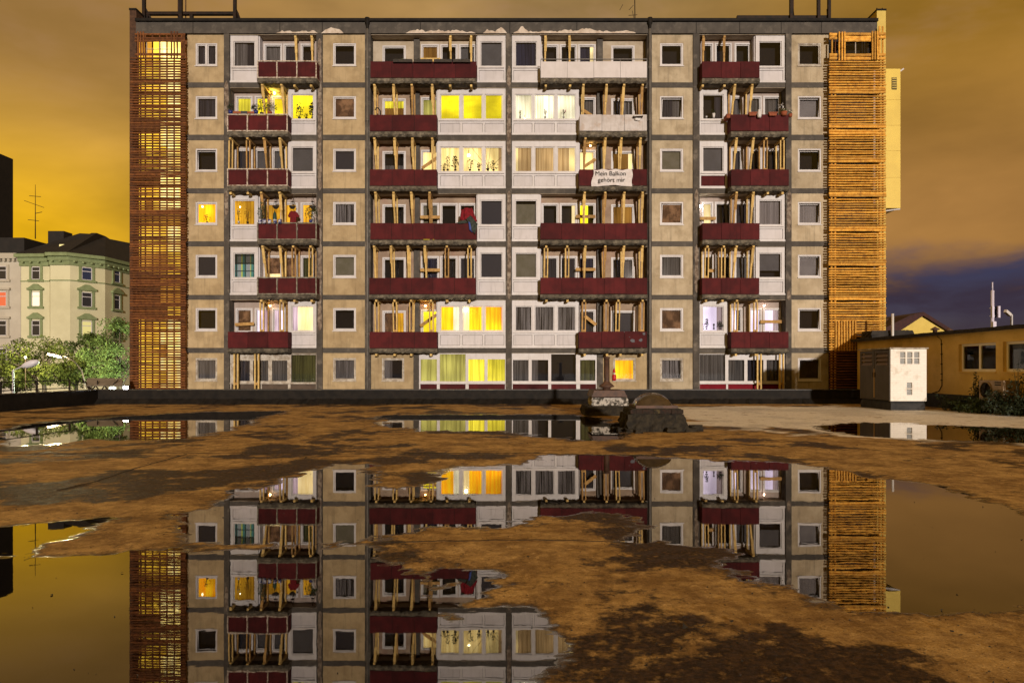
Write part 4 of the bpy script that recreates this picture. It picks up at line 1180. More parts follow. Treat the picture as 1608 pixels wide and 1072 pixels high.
# left bay, second row: lit loggia with plants on the rail
plant(362, rail_py(1), RY, .36, .42, 'dark plant in blue pot at left corner of the lit balcony rail', 70, .05, (.12, .16, m_bluepot), m_leafdark)
plant(402, rail_py(1), RY, .34, .55, 'bushy dark plant in blue pot mid-rail of the lit balcony', 110, .05, (.12, .16, m_bluepot), m_leafdark)
plant(411, rail_py(1) + 1, RY + .1, .85, .30, 'tall spindly plant before the lit balcony door', 40, .055, (.10, .1, m_blackpot), m_leafdark)
plant(424, rail_py(1), RY, .48, .75, 'wide yellow-green plant on right part of lit balcony rail', 150, .05, (.12, .1, m_terra), m_leafy)
bx = X_(370, RY)
t = thing('planter_box', (bx, RY, fz(ROW_B[1]) + .845), 'grey and ochre trough on the rail between two blue pots', 'planter')
z = fz(ROW_B[1]) + .845
MB().box(X_(367, RY), X_(379, RY), RY - .08, RY + .08, z, z + .11).build('trough', m_terra, t)
MB().box(X_(379.3, RY), X_(389, RY), RY - .08, RY + .08, z, z + .12).build('tin', m_greybl, t)
MB().box(X_(389.3, RY), X_(400, RY), RY - .08, RY + .08, z, z + .10).build('trough', m_terra, t)
YW = D + .135                               # just behind the flush panes
def sill_py(r): return zpx(0, fz(ROW_T[r] + 48) + .055, YW)
plant(470, sill_py(1), YW, .72, .55, 'palm-like plant in bright yellow window of the left bay', 70, .07, (.09, .06, m_blackpot), m_leafdark)
plant(481, sill_py(1), YW, .20, .28, 'low dish plant in bright yellow window of the left bay', 30, .04, (.07, .05, m_blackpot), m_leafdark)
plant(491, sill_py(1), YW, .75, .38, 'large dark bush in bright yellow window of the left bay', 220, .06, (.09, .05, m_blackpot), m_leafdark)
# left bay, fourth row
plant(411, rail_py(3), RY, .95, .42, 'tall flowering plant at left end of rail with blue-white mugs', 130, .05, (.10, .1, m_blackpot), m_leaf, (m_petalw, 8, .03))
plant(488, rail_py(3), RY, .72, .62, 'bushy plant at right end of rail beside red shirt', 170, .05, (.10, .12, m_bluepot), m_leaf, (m_petaly, 5, .02))
plant(375, sill_py(3), YW, .75, .22, 'pale flower spray in amber window of the left bay', 26, .045, (.07, .12, m_whitecer), m_leafdark, (m_petalw, 10, .04))
plant(389, sill_py(3), YW, .70, .40, 'dry branching plant in amber window of the left bay', 34, .04, (.07, .1, m_blackpot), m_terra)
for i, px in enumerate((408.5, 415.5, 423.5, 432.5, 440)):
    z = fz(ROW_B[3]) + .76; x = X_(px, RY - .06)
    t = thing('hanging_mug', (x, RY - .1, z), f'{ORD[i]} blue and white mug of five hung along the plant balcony rail', 'mug', 'mugs on the rail')
    MB().lathe((x, RY - .10, z), [(0, 0), (.075, 0), (.095, .21), (.08, .21), (.07, .03), (0, .03)], 12).build('body', m_bluewhite, t)
    MB().tube([(x + .09, RY - .10, z + .17), (x + .14, RY - .10, z + .12), (x + .08, RY - .10, z + .05)], .012, 6).build('handle', m_bluepot, t)
for i, px in enumerate((433, 459, 491)):
    yl = D + .15; x = X_(px, yl); zc = fz(ROW_T[3]) - .03; zl = Z_(327.5, yl)
    t = thing('hanging_bowl', (x, yl, zc), f'{ORD[i]} of three dark bowl planters hanging from the plant balcony ceiling', 'hanging planter', 'hanging bowls')
    MB().lathe((x, yl, zl), [(0, -.04), (.09, -.01), (.16, .09), (.17, .12), (.15, .11), (.08, .02), (0, 0)], 14).build('bowl', m_blackpot, t)
    mb = MB()
    for a in (0, 2.1, 4.2): mb.tube([(x + .16 * math.cos(a), yl + .16 * math.sin(a), zl + .11), (x, yl, zc)], .006, 4)
    mb.build('chain', m_steel, t)
    mb = MB(); leaves(mb, (x, yl, zl + .12), (.2, .15, .06), 24, .045); mb.build('foliage', m_leafdark, t)
    MB().lathe((x, yl, zl + .33), [(.0, .06), (.09, .0), (.0, -.02)], 10).build('canopy_disc', m_steel, t)
# red shirt on a hanger
ysh = D - .05
def shp(q): return [(X_(a, ysh), Z_(b, ysh)) for a, b in q]
shirt = thing('hanging_shirt', (X_(461, ysh), ysh, Z_(352, ysh)), 'dark red short-sleeved shirt hanging between the bowl planters', 'shirt')
poly = shp([(455.5, 351), (465, 351), (465.5, 341), (469, 341.5), (470, 339), (466.5, 333.5), (463, 331), (461, 332.5), (459, 331), (455.5, 333), (452.5, 339), (453.5, 341.5), (456, 341)])
m_shirt = P('red_cotton', (.16, .006, .010), .9, (.09, .004, .006), 14)
MB().prism(poly, ysh - .05, ysh + .05).build('cloth', m_shirt, shirt)
MB().tube([(X_(461, ysh), ysh, Z_(331.5, ysh)), (X_(461.2, ysh), ysh, Z_(329, ysh)), (X_(461, ysh), ysh, fz(ROW_T[3]) - .04)], .008, 5).build('hanger', m_steel, shirt)
yg = D - .2
x = X_(431.5, yg); zb_ = Z_(348, yg)
t = thing('folded_parasol', (x, yg, fz(ROW_B[3]) - .04), 'furled dark green parasol upright behind the blue-white mugs', 'parasol')
MB().lathe((x, yg, zb_), [(.02, -.1), (.09, 0), (.11, .12), (.085, .4), (.02, .52)], 10).build('cloth', P('green_cloth', (.015, .05, .035), .7), t)
MB().tube([(x, yg, fz(ROW_B[3]) - .04), (x, yg, zb_ + .58)], .02, 6).build('pole', m_steel, t)

# centre-left bay: flower boxes on the top rail
for i, (a, b) in enumerate(((617.5, 647.5), (650, 679), (681.5, 709.5), (711.5, 738.5))):
    yb = YF - .09; z = fz(ROW_B[0]) + .70
    t = thing('flower_box', ((X_(a, yb) + X_(b, yb)) / 2, yb, z), f'{ORD[i]} dark flower box from left hung on the top-floor maroon balcony', 'flower box', 'flower boxes on the top balcony')
    MB().wall(X_(a, yb), X_(b, yb), z, z + .15, yb - .07, yb + .07).build('trough', m_blackpot, t)
    mb = MB(); leaves(mb, ((X_(a, yb) + X_(b, yb)) / 2, yb, z + .16), ((X_(b, yb) - X_(a, yb)) / 2.1, .07, .05), 50, .03); mb.build('foliage', m_leafdark if i else m_leafy, t)
t = thing('wicker_planter', (X_(676, D + .2), D + .2, fz(ROW_B[0])), 'long straw-coloured wicker trough behind the top-floor maroon balcony rail', 'planter')
MB().box(X_(661, D + .2), X_(692, D + .2), D + .1, D + .3, fz(ROW_B[0]), Z_(92.5, D + .2)).build('trough', m_wood, t)
MB().tube([(X_(600, D), D - .3, fz(ROW_B[1]) + .3), (X_(599, D), D - .3, Z_(178, D)), (X_(596, D), D - .3, Z_(173.5, D)), (X_(593, D), D - .3, Z_(173, D)), (X_(591.5, D), D - .3, Z_(176, D))], .035, 8).build('bent_pipe', m_steel)
tag(bpy.data.objects['bent_pipe'], 'black bent pipe end above the second-row maroon balcony', 'pipe')
# plants of the warm triple window
for i, (px, h, w, n, sz, lab) in enumerate(((697, .34, .36, 40, .05, 'small bushy plant at far left of the warm plant-filled window'), (703, .78, .22, 40, .05, 'tall thin plant in left pane of the warm plant-filled window'), (715, .72, .42, 46, .09, 'spiky palm in left pane of the warm plant-filled window'),
        (738, .52, .42, 70, .05, 'round bush in middle pane of the warm plant-filled window'), (752, .36, .30, 60, .05, 'dark low plant in right half of middle pane, warm window'), (775, .42, .62, 80, .055, 'spreading plant in right pane of the warm plant-filled window'))):
    plant(px, sill_py(2), YW, h, w, lab, n, sz, (.07, .07, m_blackpot), m_leafdark)
t = thing('bare_branches', (X_(766, YW), YW, fz(ROW_T[2] + 48) + .055), 'long bare fanned branches between middle and right pane of the warm window', 'branches')
for a, b in (((766, 268), (770, 232)), ((766, 268), (763, 234)), ((767, 266), (788, 246)), ((764, 262), (741, 232)), ((767, 264), (756, 240)), ((765, 266), (744, 250))):
    MB().tube([(X_(a[0], YW), YW, Z_(a[1], YW)), (X_(b[0], YW), YW + .01, Z_(b[1], YW))], [.014, .006], 5).build('branch', m_leafdark, t)
MB().lathe((X_(766, YW), YW, fz(ROW_T[2] + 48) + .055), [(0, 0), (.06, 0), (.08, .12), (.05, .12), (0, .1)], 10).build('vase', m_blackpot, t)
# orchids of the lace window
for i, (px, fm, lab) in enumerate(((817, m_petaly, 'yellow orchid in left pane of the white lace window'), (856, m_petalw, 'white orchid in middle pane of the white lace window'), (885, m_petal, 'pink orchid in right pane of the white lace window'))):
    plant(px, sill_py(1), YW, .42, .20, lab, 10, .045, (.06, .08, m_whitecer), m_leafdark, (fm, 9, .055))
# lit lamps behind glass
def bulb(px, py, y, r, label, col=(1, .8, .4), strength=30, name='ceiling_lamp'):
    c = (X_(px, y), y, Z_(py, y))
    t = thing(name, c, label, 'lamp')
    MB().lathe(c, [(0, -r), (r * .7, -r * .7), (r, 0), (r * .7, r * .7), (0, r)], 12).build('globe', GLOW(name + '_glow', col, strength), t)
    MB().tube([(c[0], y, c[2] + r), (c[0], y, c[2] + r + .18)], .012, 5).build('stem', m_steel, t)
bulb(732, 486, D + .10, .085, 'glaring round lamp in the orange-curtained triple window', (1, .85, .5), 45)
bulb(736, 244, D + .16, .075, 'lit chandelier globe in middle pane of the warm plant-filled window', (1, .85, .5), 14)
bulb(824, 187, D + .12, .03, 'small spark-like lamp at foot of the white lace window', (1, .9, .6), 30, 'table_lamp')
bulb(1099.5, 323.5, D + .30, .06, 'glaring white wall lamp at left edge of the right bay', (1, .93, .85), 60, 'wall_lamp')
bulb(377, 325, D + .11, .035, 'small white lamp among plants in amber window', (1, .9, .7), 14, 'table_lamp')
bulb(318, 324.5, D + .16, .05, 'lamp behind curtain of the lit small window at left', (1, .9, .5), 10, 'table_lamp')

bulb(431, 146.5, D + .30, .06, 'bare ceiling lamp lighting the plant-lined second-row balcony', (1, .72, .10), 75, 'loggia_lamp')
bulb(668, 480, D + .34, .05, 'warm ceiling lamp in the balcony left of the orange-curtained window', (1, .55, .12), 45, 'loggia_lamp')
bulb(424, 480, D + .34, .05, 'warm ceiling lamp behind props of the solid maroon balcony, left bay', (1, .6, .25), 30, 'loggia_lamp')
bulb(927, 229, D + .34, .045, 'amber ceiling lamp on the balcony above the cloth banner', (1, .6, .2), 30, 'loggia_lamp')
bulb(1200, 480, D + .34, .045, 'pale ceiling lamp on the lilac-lit balcony, right bay', (1, .7, .55), 30, 'loggia_lamp')

# red and dark blankets airing over the fourth-row rail
def cloth(name, pts, y0, sag, mat, parent, nu=9, nv=7):
    """pts: four corners px (tl,tr,br,bl) on the balcony front, rippled"""
    G = []
    for j in range(nv):
        v = j / (nv - 1)
        for i in range(nu):
            u = i / (nu - 1)
            px = (pts[0][0] * (1 - u) + pts[1][0] * u) * (1 - v) + (pts[3][0] * (1 - u) + pts[2][0] * u) * v
            py = (pts[0][1] * (1 - u) + pts[1][1] * u) * (1 - v) + (pts[3][1] * (1 - u) + pts[2][1] * u) * v
            y = y0 + sag * math.sin(u * 9 + v * 2.5) + sag * .5 * math.sin(v * 7 + u * 17) + random.uniform(-.006, .006)
            G.append((X_(px, y0), y, Z_(py, y0)))
    mb = MB().grid(G, nu, nv)
    o = mb.build(name, mat, parent)
    md = o.modifiers.new('thickness', 'SOLIDIFY'); md.thickness = .012
    return o
bl = thing('airing_bedding', (X_(735, YF), YF, fz(ROW_B[3]) + .8), 'crumpled red bedding and dark green quilt hung over maroon balcony rail', 'bedding')
m_redcl = P('red_bedding', (.22, .006, .014), .9, (.12, .004, .008), 8)
m_quilt = P('dark_green_quilt', (.05, .062, .05), .9, (.02, .025, .022), 9)
cloth('red_cover', [(724, 329), (741, 326), (750, 349), (722, 346)], YF + .12, .05, m_redcl, bl)
cloth('red_cover', [(729, 326), (738, 327), (743, 340), (729, 346)], YF + .02, .03, m_redcl, bl)
cloth('quilt', [(732, 344), (739, 338), (751, 353), (737, 352)], YF - .07, .035, m_quilt, bl)
cloth('quilt', [(736, 345), (750, 352), (746, 368), (739, 361)], YF - .09, .04, m_quilt, bl)
cloth('quilt', [(716, 350), (730, 345), (735, 350), (722, 351.5)], YF - .06, .02, m_quilt, bl)
cloth('blue_lining', [(735.5, 348), (738, 349), (742, 365), (737, 361)], YF - .105, .01, P('blue_lining', (.05, .08, .30), .8), bl, 3, 5)
# white cloth thrown over the rust-streaked balcony
wc = thing('draped_cloth', (X_(1000, YF), YF, fz(ROW_B[1]) + .8), 'small white cloth thrown over the rust-streaked white balcony rail', 'cloth')
cloth('cloth', [(995, 181), (1007, 181), (1005, 190), (997, 189)], YF - .06, .02, m_whitecer, wc, 6, 5)
cloth('dark_strap', [(993, 183), (1010, 182), (1009, 185), (994, 185.5)], YF - .085, .01, m_steel, wc, 6, 3)

# the banner
bn = thing('cloth_banner', (X_(962, YF), YF - .03, Z_(291, YF)), 'white cloth banner lettered Mein Balkon gehört mir on maroon balcony', 'banner')
YN = YF - .05
G = []; nu, nv = 26, 10
for j in range(nv):
    v = j / (nv - 1)
    for i in range(nu):
        u = i / (nu - 1)
        px = (932 * (1 - u) + 992 * u) * (1 - v) + (929 * (1 - u) + 993.5 * u) * v + (1.2 * math.sin(v * 6) if i in (0, nu - 1) else 0)
        py = 266.3 + 25.5 * v + (.9 * math.sin(u * math.pi * 6) if j == 0 else 0) + (1.0 * math.sin(u * 7 + 1) if j == nv - 1 else 0)
        y = YN + .016 * math.sin(u * 22 + v * 5) * (.3 + v) + .012 * math.sin((u - v) * 18)
        G.append((X_(px, YN), y, Z_(py, YN)))
cl = MB().grid(G, nu, nv).build('cloth', P('white_banner_cloth', (.66, .63, .62), .9, (.58, .54, .53), 6), bn)
m_ink = P('black_ink', (.012, .012, .012), .8)
for txt, px, py, hpx in (('Mein Balkon', 934.5, 276, 7.6), ('gehört mir', 939, 286, 7.6)):
    cu = bpy.data.curves.new('lettering', 'FONT'); cu.body = txt; cu.size = hpx / F * YF * 1.28; cu.extrude = .001
    cu.materials.append(m_ink)
    tmp = bpy.data.objects.new('lettering_source', cu); COL.objects.link(tmp); bpy.context.view_layer.update()
    me = bpy.data.meshes.new_from_object(tmp.evaluated_get(bpy.context.evaluated_depsgraph_get())); me.name = 'lettering'
    bpy.data.objects.remove(tmp); bpy.data.curves.remove(cu)
    o = link('lettering', me, (X_(px, YN - .05), YN - .042, Z_(py, YN)), bn); o.rotation_euler = (R(90), 0, 0)
mb = MB()
for px, py in ((932, 267), (945, 266.5), (958, 266.5), (971, 266.5), (984, 266.5), (992, 267), (930, 280), (929, 290), (993, 279), (993.5, 290)):
    mb.tube([(X_(px, YN), YN - .01, Z_(py, YN)), (X_(px, YN), YF + .0, Z_(py - 1.2, YN))], .012, 5)
mb.build('cable_ties', m_whitecer, bn)

# right bay, second row: planters
for i, (a, b) in enumerate(((1175, 1188), (1206.5, 1220))):
    yb = YF - .09; z = fz(ROW_B[1]) + .70
    t = thing('flower_box', ((X_(a, yb) + X_(b, yb)) / 2, yb, z), ('left' if i == 0 else 'right') + ' terracotta flower box beside the white can, second-row right balcony', 'flower box', 'terracotta flower boxes')
    xa, xb = X_(a, yb), X_(b, yb)
    mb = MB(); mb.add([(xa + .05, yb - .06, z), (xb - .05, yb - .06, z), (xb - .05, yb + .06, z), (xa + .05, yb + .06, z), (xa, yb - .08, z + .17), (xb, yb - .08, z + .17), (xb, yb + .08, z + .17), (xa, yb + .08, z + .17)], [(3, 2, 1, 0), (0, 1, 5, 4), (1, 2, 6, 5), (2, 3, 7, 6), (3, 0, 4, 7), (4, 5, 6, 7)])
    mb.build('trough', m_terra, t); MB().box(xa - .015, xb + .015, yb - .095, yb - .081, z + .13, z + .175).build('rim', m_terra, t)
t = thing('flower_box', (X_(1143, YF + .2), YF + .2, fz(ROW_B[1]) + .66), 'terracotta flower box on the left side rail of the second-row right balcony', 'flower box')
xa = X_(1147.5, YF) - .10; z = fz(ROW_B[1]) + .66
mb = MB(); mb.box(xa - .09, xa + .09, YF + .05, YF + .55, z, z + .17); mb.build('trough', m_terra, t); MB().box(xa - .10, xa + .10, YF + .03, YF + .57, z + .171, z + .20).build('rim', m_terra, t)
x = X_(1192, YF - .1); z = fz(ROW_B[1]) + .60
t = thing('milk_can', (x, YF - .1, z), 'white enamel can hung on the rail between two terracotta boxes', 'can')
MB().lathe((x, YF - .12, z), [(0, 0), (.085, 0), (.105, .08), (.105, .24), (.07, .32), (.07, .38), (.09, .40), (0, .40)], 14).build('body', m_whitecer, t)
MB().tube([(x - .08, YF - .12, z + .36), (x - .05, YF - .03, z + .45), (x + .05, YF - .03, z + .45), (x + .08, YF - .12, z + .36)], .01, 5).build('bail', m_steel, t)
plant(1231, rail_py(1) + 3, YF - .06, .16, .30, 'white-flowered plant in orange pot at right rail end, second-row right balcony', 34, .04, (.17, .20, m_terra), m_leafy, (m_petalw, 10, .05))
plant(1241, rail_py(1) + 5, YF + .1, .22, .22, 'small plant in clay pot on the outer corner of second-row right balcony', 26, .04, (.11, .16, m_terra), m_leafdark, (m_petalw, 4, .04))
bn2 = thing('string_ornament', (X_(1229, D + .1), D + .1, Z_(165, D + .1)), 'white bird-like ornament on side wall above the orange flower pot', 'ornament')
mb = MB(); leaves(mb, (X_(1228, D + .1), D + .1, Z_(166, D + .1)), (.16, .06, .14), 22, .06); mb.build('wings', m_whitecer, bn2)
plant(1120.5, sill_py(1), YW, .26, .26, 'leafy plant in white jug on the window sill, right bay', 26, .05, (.095, .24, m_whitecer), m_leaf)
t = thing('white_cup', (X_(1109, YW), YW, fz(ROW_T[1] + 48) + .06), 'small white cup beside the jug on the window sill, right bay', 'cup')
MB().lathe((X_(1109, YW), YW, fz(ROW_T[1] + 48) + .055), [(0, 0), (.05, 0), (.075, .09), (.06, .09), (0, .03)], 12).build('body', m_whitecer, t)
# plants in lilac window, small window plants, figurine
plant(1109.5, sill_py(5), YW, .50, .20, 'dark cone-shaped little tree in lilac window', 70, .05, (.05, .05, m_blackpot), m_leafdark)
plant(1104, sill_py(5), YW, .34, .24, 'thin sprig at left of lilac window', 16, .05, (.05, .05, m_blackpot), m_leafdark)
plant(1131, sill_py(5), YW, .38, .36, 'spiky grass-like plant at right of lilac window', 60, .07, (.07, .05, m_blackpot), m_leafdark)
t = thing('vase', (X_(1121, YW), YW, fz(ROW_T[5] + 48) + .055), 'slim dark vase in middle of lilac window', 'vase')
MB().lathe((X_(1121, YW), YW, fz(ROW_T[5] + 48) + .055), [(0, 0), (.05, 0), (.03, .08), (.022, .18), (.055, .24), (.03, .30), (0, .30)], 12).build('body', m_blackpot, t)
YW2 = D + .15
plant(325.5, zpx(0, fz(ROW_T[3] + 48.5) + .12, YW2), YW2, .36, .40, 'dark leafy plant in the lit small window at left', 34, .05, (.06, .05, m_blackpot), m_terra)
gx, gy = X_(964.5, D - .01), D - .01; gz = fz(597.5) + .0
t = thing('figurine', (gx, gy, gz), 'small red-capped garden figurine on sill of the lit orange ground-floor window', 'figurine')
m_redf = P('red_figure', (.45, .01, .015), .5); m_skin = P('figure_face', (.5, .35, .25), .6)
MB().lathe((gx, gy, gz), [(0, 0), (.09, 0), (.10, .10), (.11, .22), (.08, .32), (.05, .35), (0, .35)], 12).build('body', m_redf, t)
MB().lathe((gx, gy, gz + .34), [(0, 0), (.055, .03), (.065, .08), (.05, .13), (0, .14)], 12).build('head', m_skin, t)
MB().lathe((gx, gy - .03, gz + .30), [(0, -.06), (.05, .0), (.055, .06), (0, .08)], 10).build('beard', m_whitecer, t)
MB().lathe((gx, gy, gz + .45), [(.075, -.02), (.06, .05), (.03, .14), (0, .20)], 12).build('cap', m_redf, t)
for px in (377, 443):
    pass

# ================================================================== ON THE ROOF: vent stack, dome light, kiosk
def ground_d(py): return EYE * F / (py - HY)
m_moss = P('mossy_masonry', (.016, .013, .009), .95, (.034, .027, .016), 7, speck=.5, sps=18, bump=1.0, bs=10)
m_peel = P('peeling_white_paint', (.45, .42, .37), .9, (.05, .045, .035), 5.5, lo=.45, hi=.56, bump=.8, bs=14)
m_rust = P('rusty_sheet', (.055, .03, .02), .6, (.10, .05, .03), 6, bump=.3)
def rough_box(x0, x1, y0, y1, z0, z1, j, n=6):
    """box with lumpy, broken faces"""
    mb = MB()
    P0 = []
    ring = []
    for k in range(n): ring.append((x0 + (x1 - x0) * k / n, y0))
    for k in range(n): ring.append((x1, y0 + (y1 - y0) * k / n))
    for k in range(n): ring.append((x1 - (x1 - x0) * k / n, y1))
    for k in range(n): ring.append((x0, y1 - (y1 - y0) * k / n))
    m = len(ring); nv = 5; vs = []; cx, cy = (x0 + x1) / 2, (y0 + y1) / 2
    for v in range(nv):
        for (a, b) in ring:
            s = 1 + random.uniform(-j, j) - (.06 if v == nv - 1 else 0)
            vs.append((cx + (a - cx) * s, cy + (b - cy) * s, z0 + (z1 - z0) * v / (nv - 1) + random.uniform(-j, j) * .12))
    fs = [(v * m + i, v * m + (i + 1) % m, (v + 1) * m + (i + 1) % m, (v + 1) * m + i) for v in range(nv - 1) for i in range(m)]
    fs.append(tuple(range((nv - 1) * m, nv * m)))
    return mb.add(vs, fs)
d = ground_d(653.5)
vent = thing('vent_stack', (X_(956, d), d, 0), 'rusty vent pipe with conical collar on mossy, peeling masonry block', 'vent')
rough_box(X_(920, d), X_(991, d), d, d + 1.5, -.02, Z_(637, d), .07).build('mossy_base', m_moss, vent)
rough_box(X_(930, d), X_(988, d), d + .12, d + 1.35, Z_(637.2, d), Z_(624.5, d), .03).build('masonry_block', m_peel, vent)
MB().prism([(X_(929, d), Z_(623, d)), (X_(985, d), Z_(623, d)), (X_(980, d), Z_(613, d)), (X_(933, d), Z_(613, d))], d - .02, d + 1.5).build('cover_slab', m_rust, vent)
cx, cy = X_(956.5, d), d + .6
MB().lathe((cx, cy, Z_(614, d)), [(.14, -.05), (.14, .10), (.27, .14), (.26, .17), (.12, .30), (.105, .32)], 16).build('collar', m_rust, vent)
MB().lathe((cx, cy, Z_(607, d)), [(.10, 0), (.10, Z_(562, d) - Z_(607, d)), (.12, Z_(562, d) - Z_(607, d) + .01), (.12, Z_(560, d) - Z_(607, d)), (.06, Z_(560, d) - Z_(607, d) + .02)], 14).build('pipe', m_rust, vent)
MB().box(cx - .28, cx + .1, cy - .01, cy + .01, Z_(561, d), Z_(560, d)).build('stay', m_steel, vent)

d = ground_d(679)
dome = thing('dome_rooflight', (X_(1031, d), d, 0), 'dull translucent dome rooflight on crumbling black brick kerb', 'rooflight')
rough_box(X_(986, d), X_(1078, d), d, d + 1.45, -.02, Z_(651, d), .075, 14).build('kerb', m_moss, dome)
rough_box(X_(992, d), X_(1072, d), d + .04, d + 1.36, Z_(651.5, d), Z_(641.5, d), .03, 8).build('kerb_top', m_moss, dome)
random.seed(11)
for i in range(9):                                   # the kerb's top course of bricks
    a = 990 + i * 9.2
    mb = MB().box(X_(a, d), X_(a + 8.9, d), d - .03 + random.uniform(-.02, .02), d + .10, Z_(649, d) + random.uniform(-.01, .01), Z_(643, d)); mb.build('brick', P('kerb_brick_%d' % i, ((.10, .075, .03) if i == 4 else (.024 + .012 * random.random(), .017, .011)), .9, (.014, .011, .008), 12, bump=.6), dome)
MB().box(X_(1000, d), X_(1066, d), d + .10, d + 1.22, Z_(641.2, d), Z_(637, d)).build('frame', m_rust, dome)
m_dome = P('yellowed_acrylic', (.055, .035, .018), .16, (.03, .02, .012), 5, spec=.8)
n = 20; G = []
cx, cy = X_(1031.5, d), d + .66
rx, ry = (X_(1061, d) - X_(1003, d)) / 2, .52; zb = Z_(637.2, d); hz = Z_(617.5, d) - zb
for j in range(9):
    f = j / 8 * math.pi / 2
    for i in range(25):
        a = 2 * math.pi * i / 24; ca, sa = math.cos(a), math.sin(a)
        k = 1 / max(abs(ca), abs(sa)) if j == 0 else 1 + (1 / max(abs(ca), abs(sa)) - 1) * (1 - j / 8) ** 2
        G.append((cx + rx * ca * math.cos(f) * min(k, 1.25), cy + ry * sa * math.cos(f) * min(k, 1.25), zb + hz * math.sin(f) ** 1.1))
MB().grid(G, 25, 9).build('dome', m_dome, dome)
for i, (px, py, w) in enumerate(((994, 645, 9), (1066, 670, 12), (1085, 676, 14))):
    dd = ground_d(max(py, 668)); rough_box(X_(px - w / 2, dd), X_(px + w / 2, dd), dd - .1, dd + .25, -.01 if py > 660 else Z_(649, dd), (.07 if py > 660 else Z_(641, dd)), .15, 3).build('loose_rubble', m_moss, dome)

for k in range(22):                                  # crumbled masonry round the kerb's foot
    a = random.uniform(0, 6.28); rr = random.uniform(.80, 1.15); w = random.uniform(.05, .16)
    qx = X_(1032, d) + rr * math.cos(a) * 1.0; qy = d + .7 + rr * math.sin(a) * .95
    rough_box(qx - w, qx + w, qy - w, qy + w, -.01, w * random.uniform(.5, 1.0), .25, 2).build('loose_rubble', m_moss, dome)

# kiosk: white brick housing with louvred double doors
d0 = ground_d(645.5); d1 = ground_d(640.5)
xk0, xk1 = X_(1398.5, d0), X_(1455, d0)
kio = thing('plant_housing', ((xk0 + xk1) / 2, d0, 0), 'white brick plant housing with grey louvred double doors on black plinth', 'housing')
def brickmat():
    m, t, b = new_mat('white_painted_brick')
    geo = t.new('ShaderNodeNewGeometry'); sep = t.new('ShaderNodeSeparateXYZ'); t.l.new(geo.outputs['Position'], sep.inputs[0])
    cmb = t.new('ShaderNodeCombineXYZ'); t.l.new(t.math('ADD', sep.outputs[0], sep.outputs[1]), cmb.inputs[0]); t.l.new(sep.outputs[2], cmb.inputs[1])
    br = t.new('ShaderNodeTexBrick'); t.l.new(cmb.outputs[0], br.inputs['Vector']); br.inputs['Scale'].default_value = 1.0
    br.inputs['Brick Width'].default_value = .26; br.inputs['Row Height'].default_value = .085; br.inputs['Mortar Size'].default_value = .006
    br.inputs['Color1'].default_value = (.86, .83, .76, 1); br.inputs['Color2'].default_value = (.82, .79, .72, 1); br.inputs['Mortar'].default_value = (.74, .71, .64, 1)
    c = t.mix(t.math('MULTIPLY', t.step(t.noise(geo.outputs['Position'], 2.5, 6, .65), .50, .72), .6), br.outputs[0], (.5, .44, .34))
    t.set(b.inputs['Base Color'], c); b.inputs['Roughness'].default_value = .7
    bp = t.new('ShaderNodeBump'); bp.inputs['Strength'].default_value = .4; bp.inputs['Distance'].default_value = .01; bp.invert = True
    t.l.new(br.outputs[1], bp.inputs['Height']); t.l.new(bp.outputs[0], b.inputs['Normal'])
    return m
m_wbrick = brickmat()
zp = Z_(629.5, d0); zt = Z_(548, d0)
m_plinth = P('black_plinth', (.018, .019, .021), .75, (.035, .034, .034), 4, bump=.4)
rough_box(xk0 + .01, xk1 - .05, d0 - .0, d1 + .1, -.02, zp - .004, .012, 8).build('plinth', m_plinth, kio)
holes = [(X_(1413.5 + i * 11, d0), X_(1421.8 + i * 11, d0), Z_(561 + j * 10 - .0, d0) - .005, Z_(552.5 + j * 10, d0)) for i in range(3) for j in range(2)]
holes += [(X_(1424, d0), X_(1432.5, d0), Z_(608.5 + 10.5 * j + .8, d0), Z_(600.5 + 10.5 * j, d0)) for j in range(2)]
wallk = MB().wall(xk0, xk1, zp, zt, d0, d0 + .12, holes)
wallk.box(xk1 - .12, xk1, d0 + .121, d1 + .1, zp, zt); wallk.build('brick_wall', m_wbrick, kio)
m_louv = P('grey_glass_louvre', (.42, .43, .42), .4)
for (a, b, c, dz) in holes:
    for k in range(4):
        zz = c + (dz - c) * (k + .5) / 4
        mb = MB().box(a - .003, b + .003, d0 + .03, d0 + .09, zz - .02, zz - .008); mb.v = [(vx, vy, vz + (vy - d0 - .06) * .9) for vx, vy, vz in mb.v]
        mb.build('louvre_slat', m_louv, kio)
MB().box(xk0 + .13, xk1 - .13, d0 + .2, d1, zp, zt - .05).build('inner_core', m_dark, kio)
MB().box(xk0 - .06, xk1 + .04, d0 - .06, d1 + .2, zt + .004, zt + .06).build('roof_cap', P('kiosk_cap', (.45, .42, .36), .8, (.2, .17, .13), 4), kio)
m_door = P('grey_brown_door', (.085, .075, .062), .6, (.065, .058, .048), 2, speck=.15, streak=.3)
dm = (d0 + d1) / 2 + .05
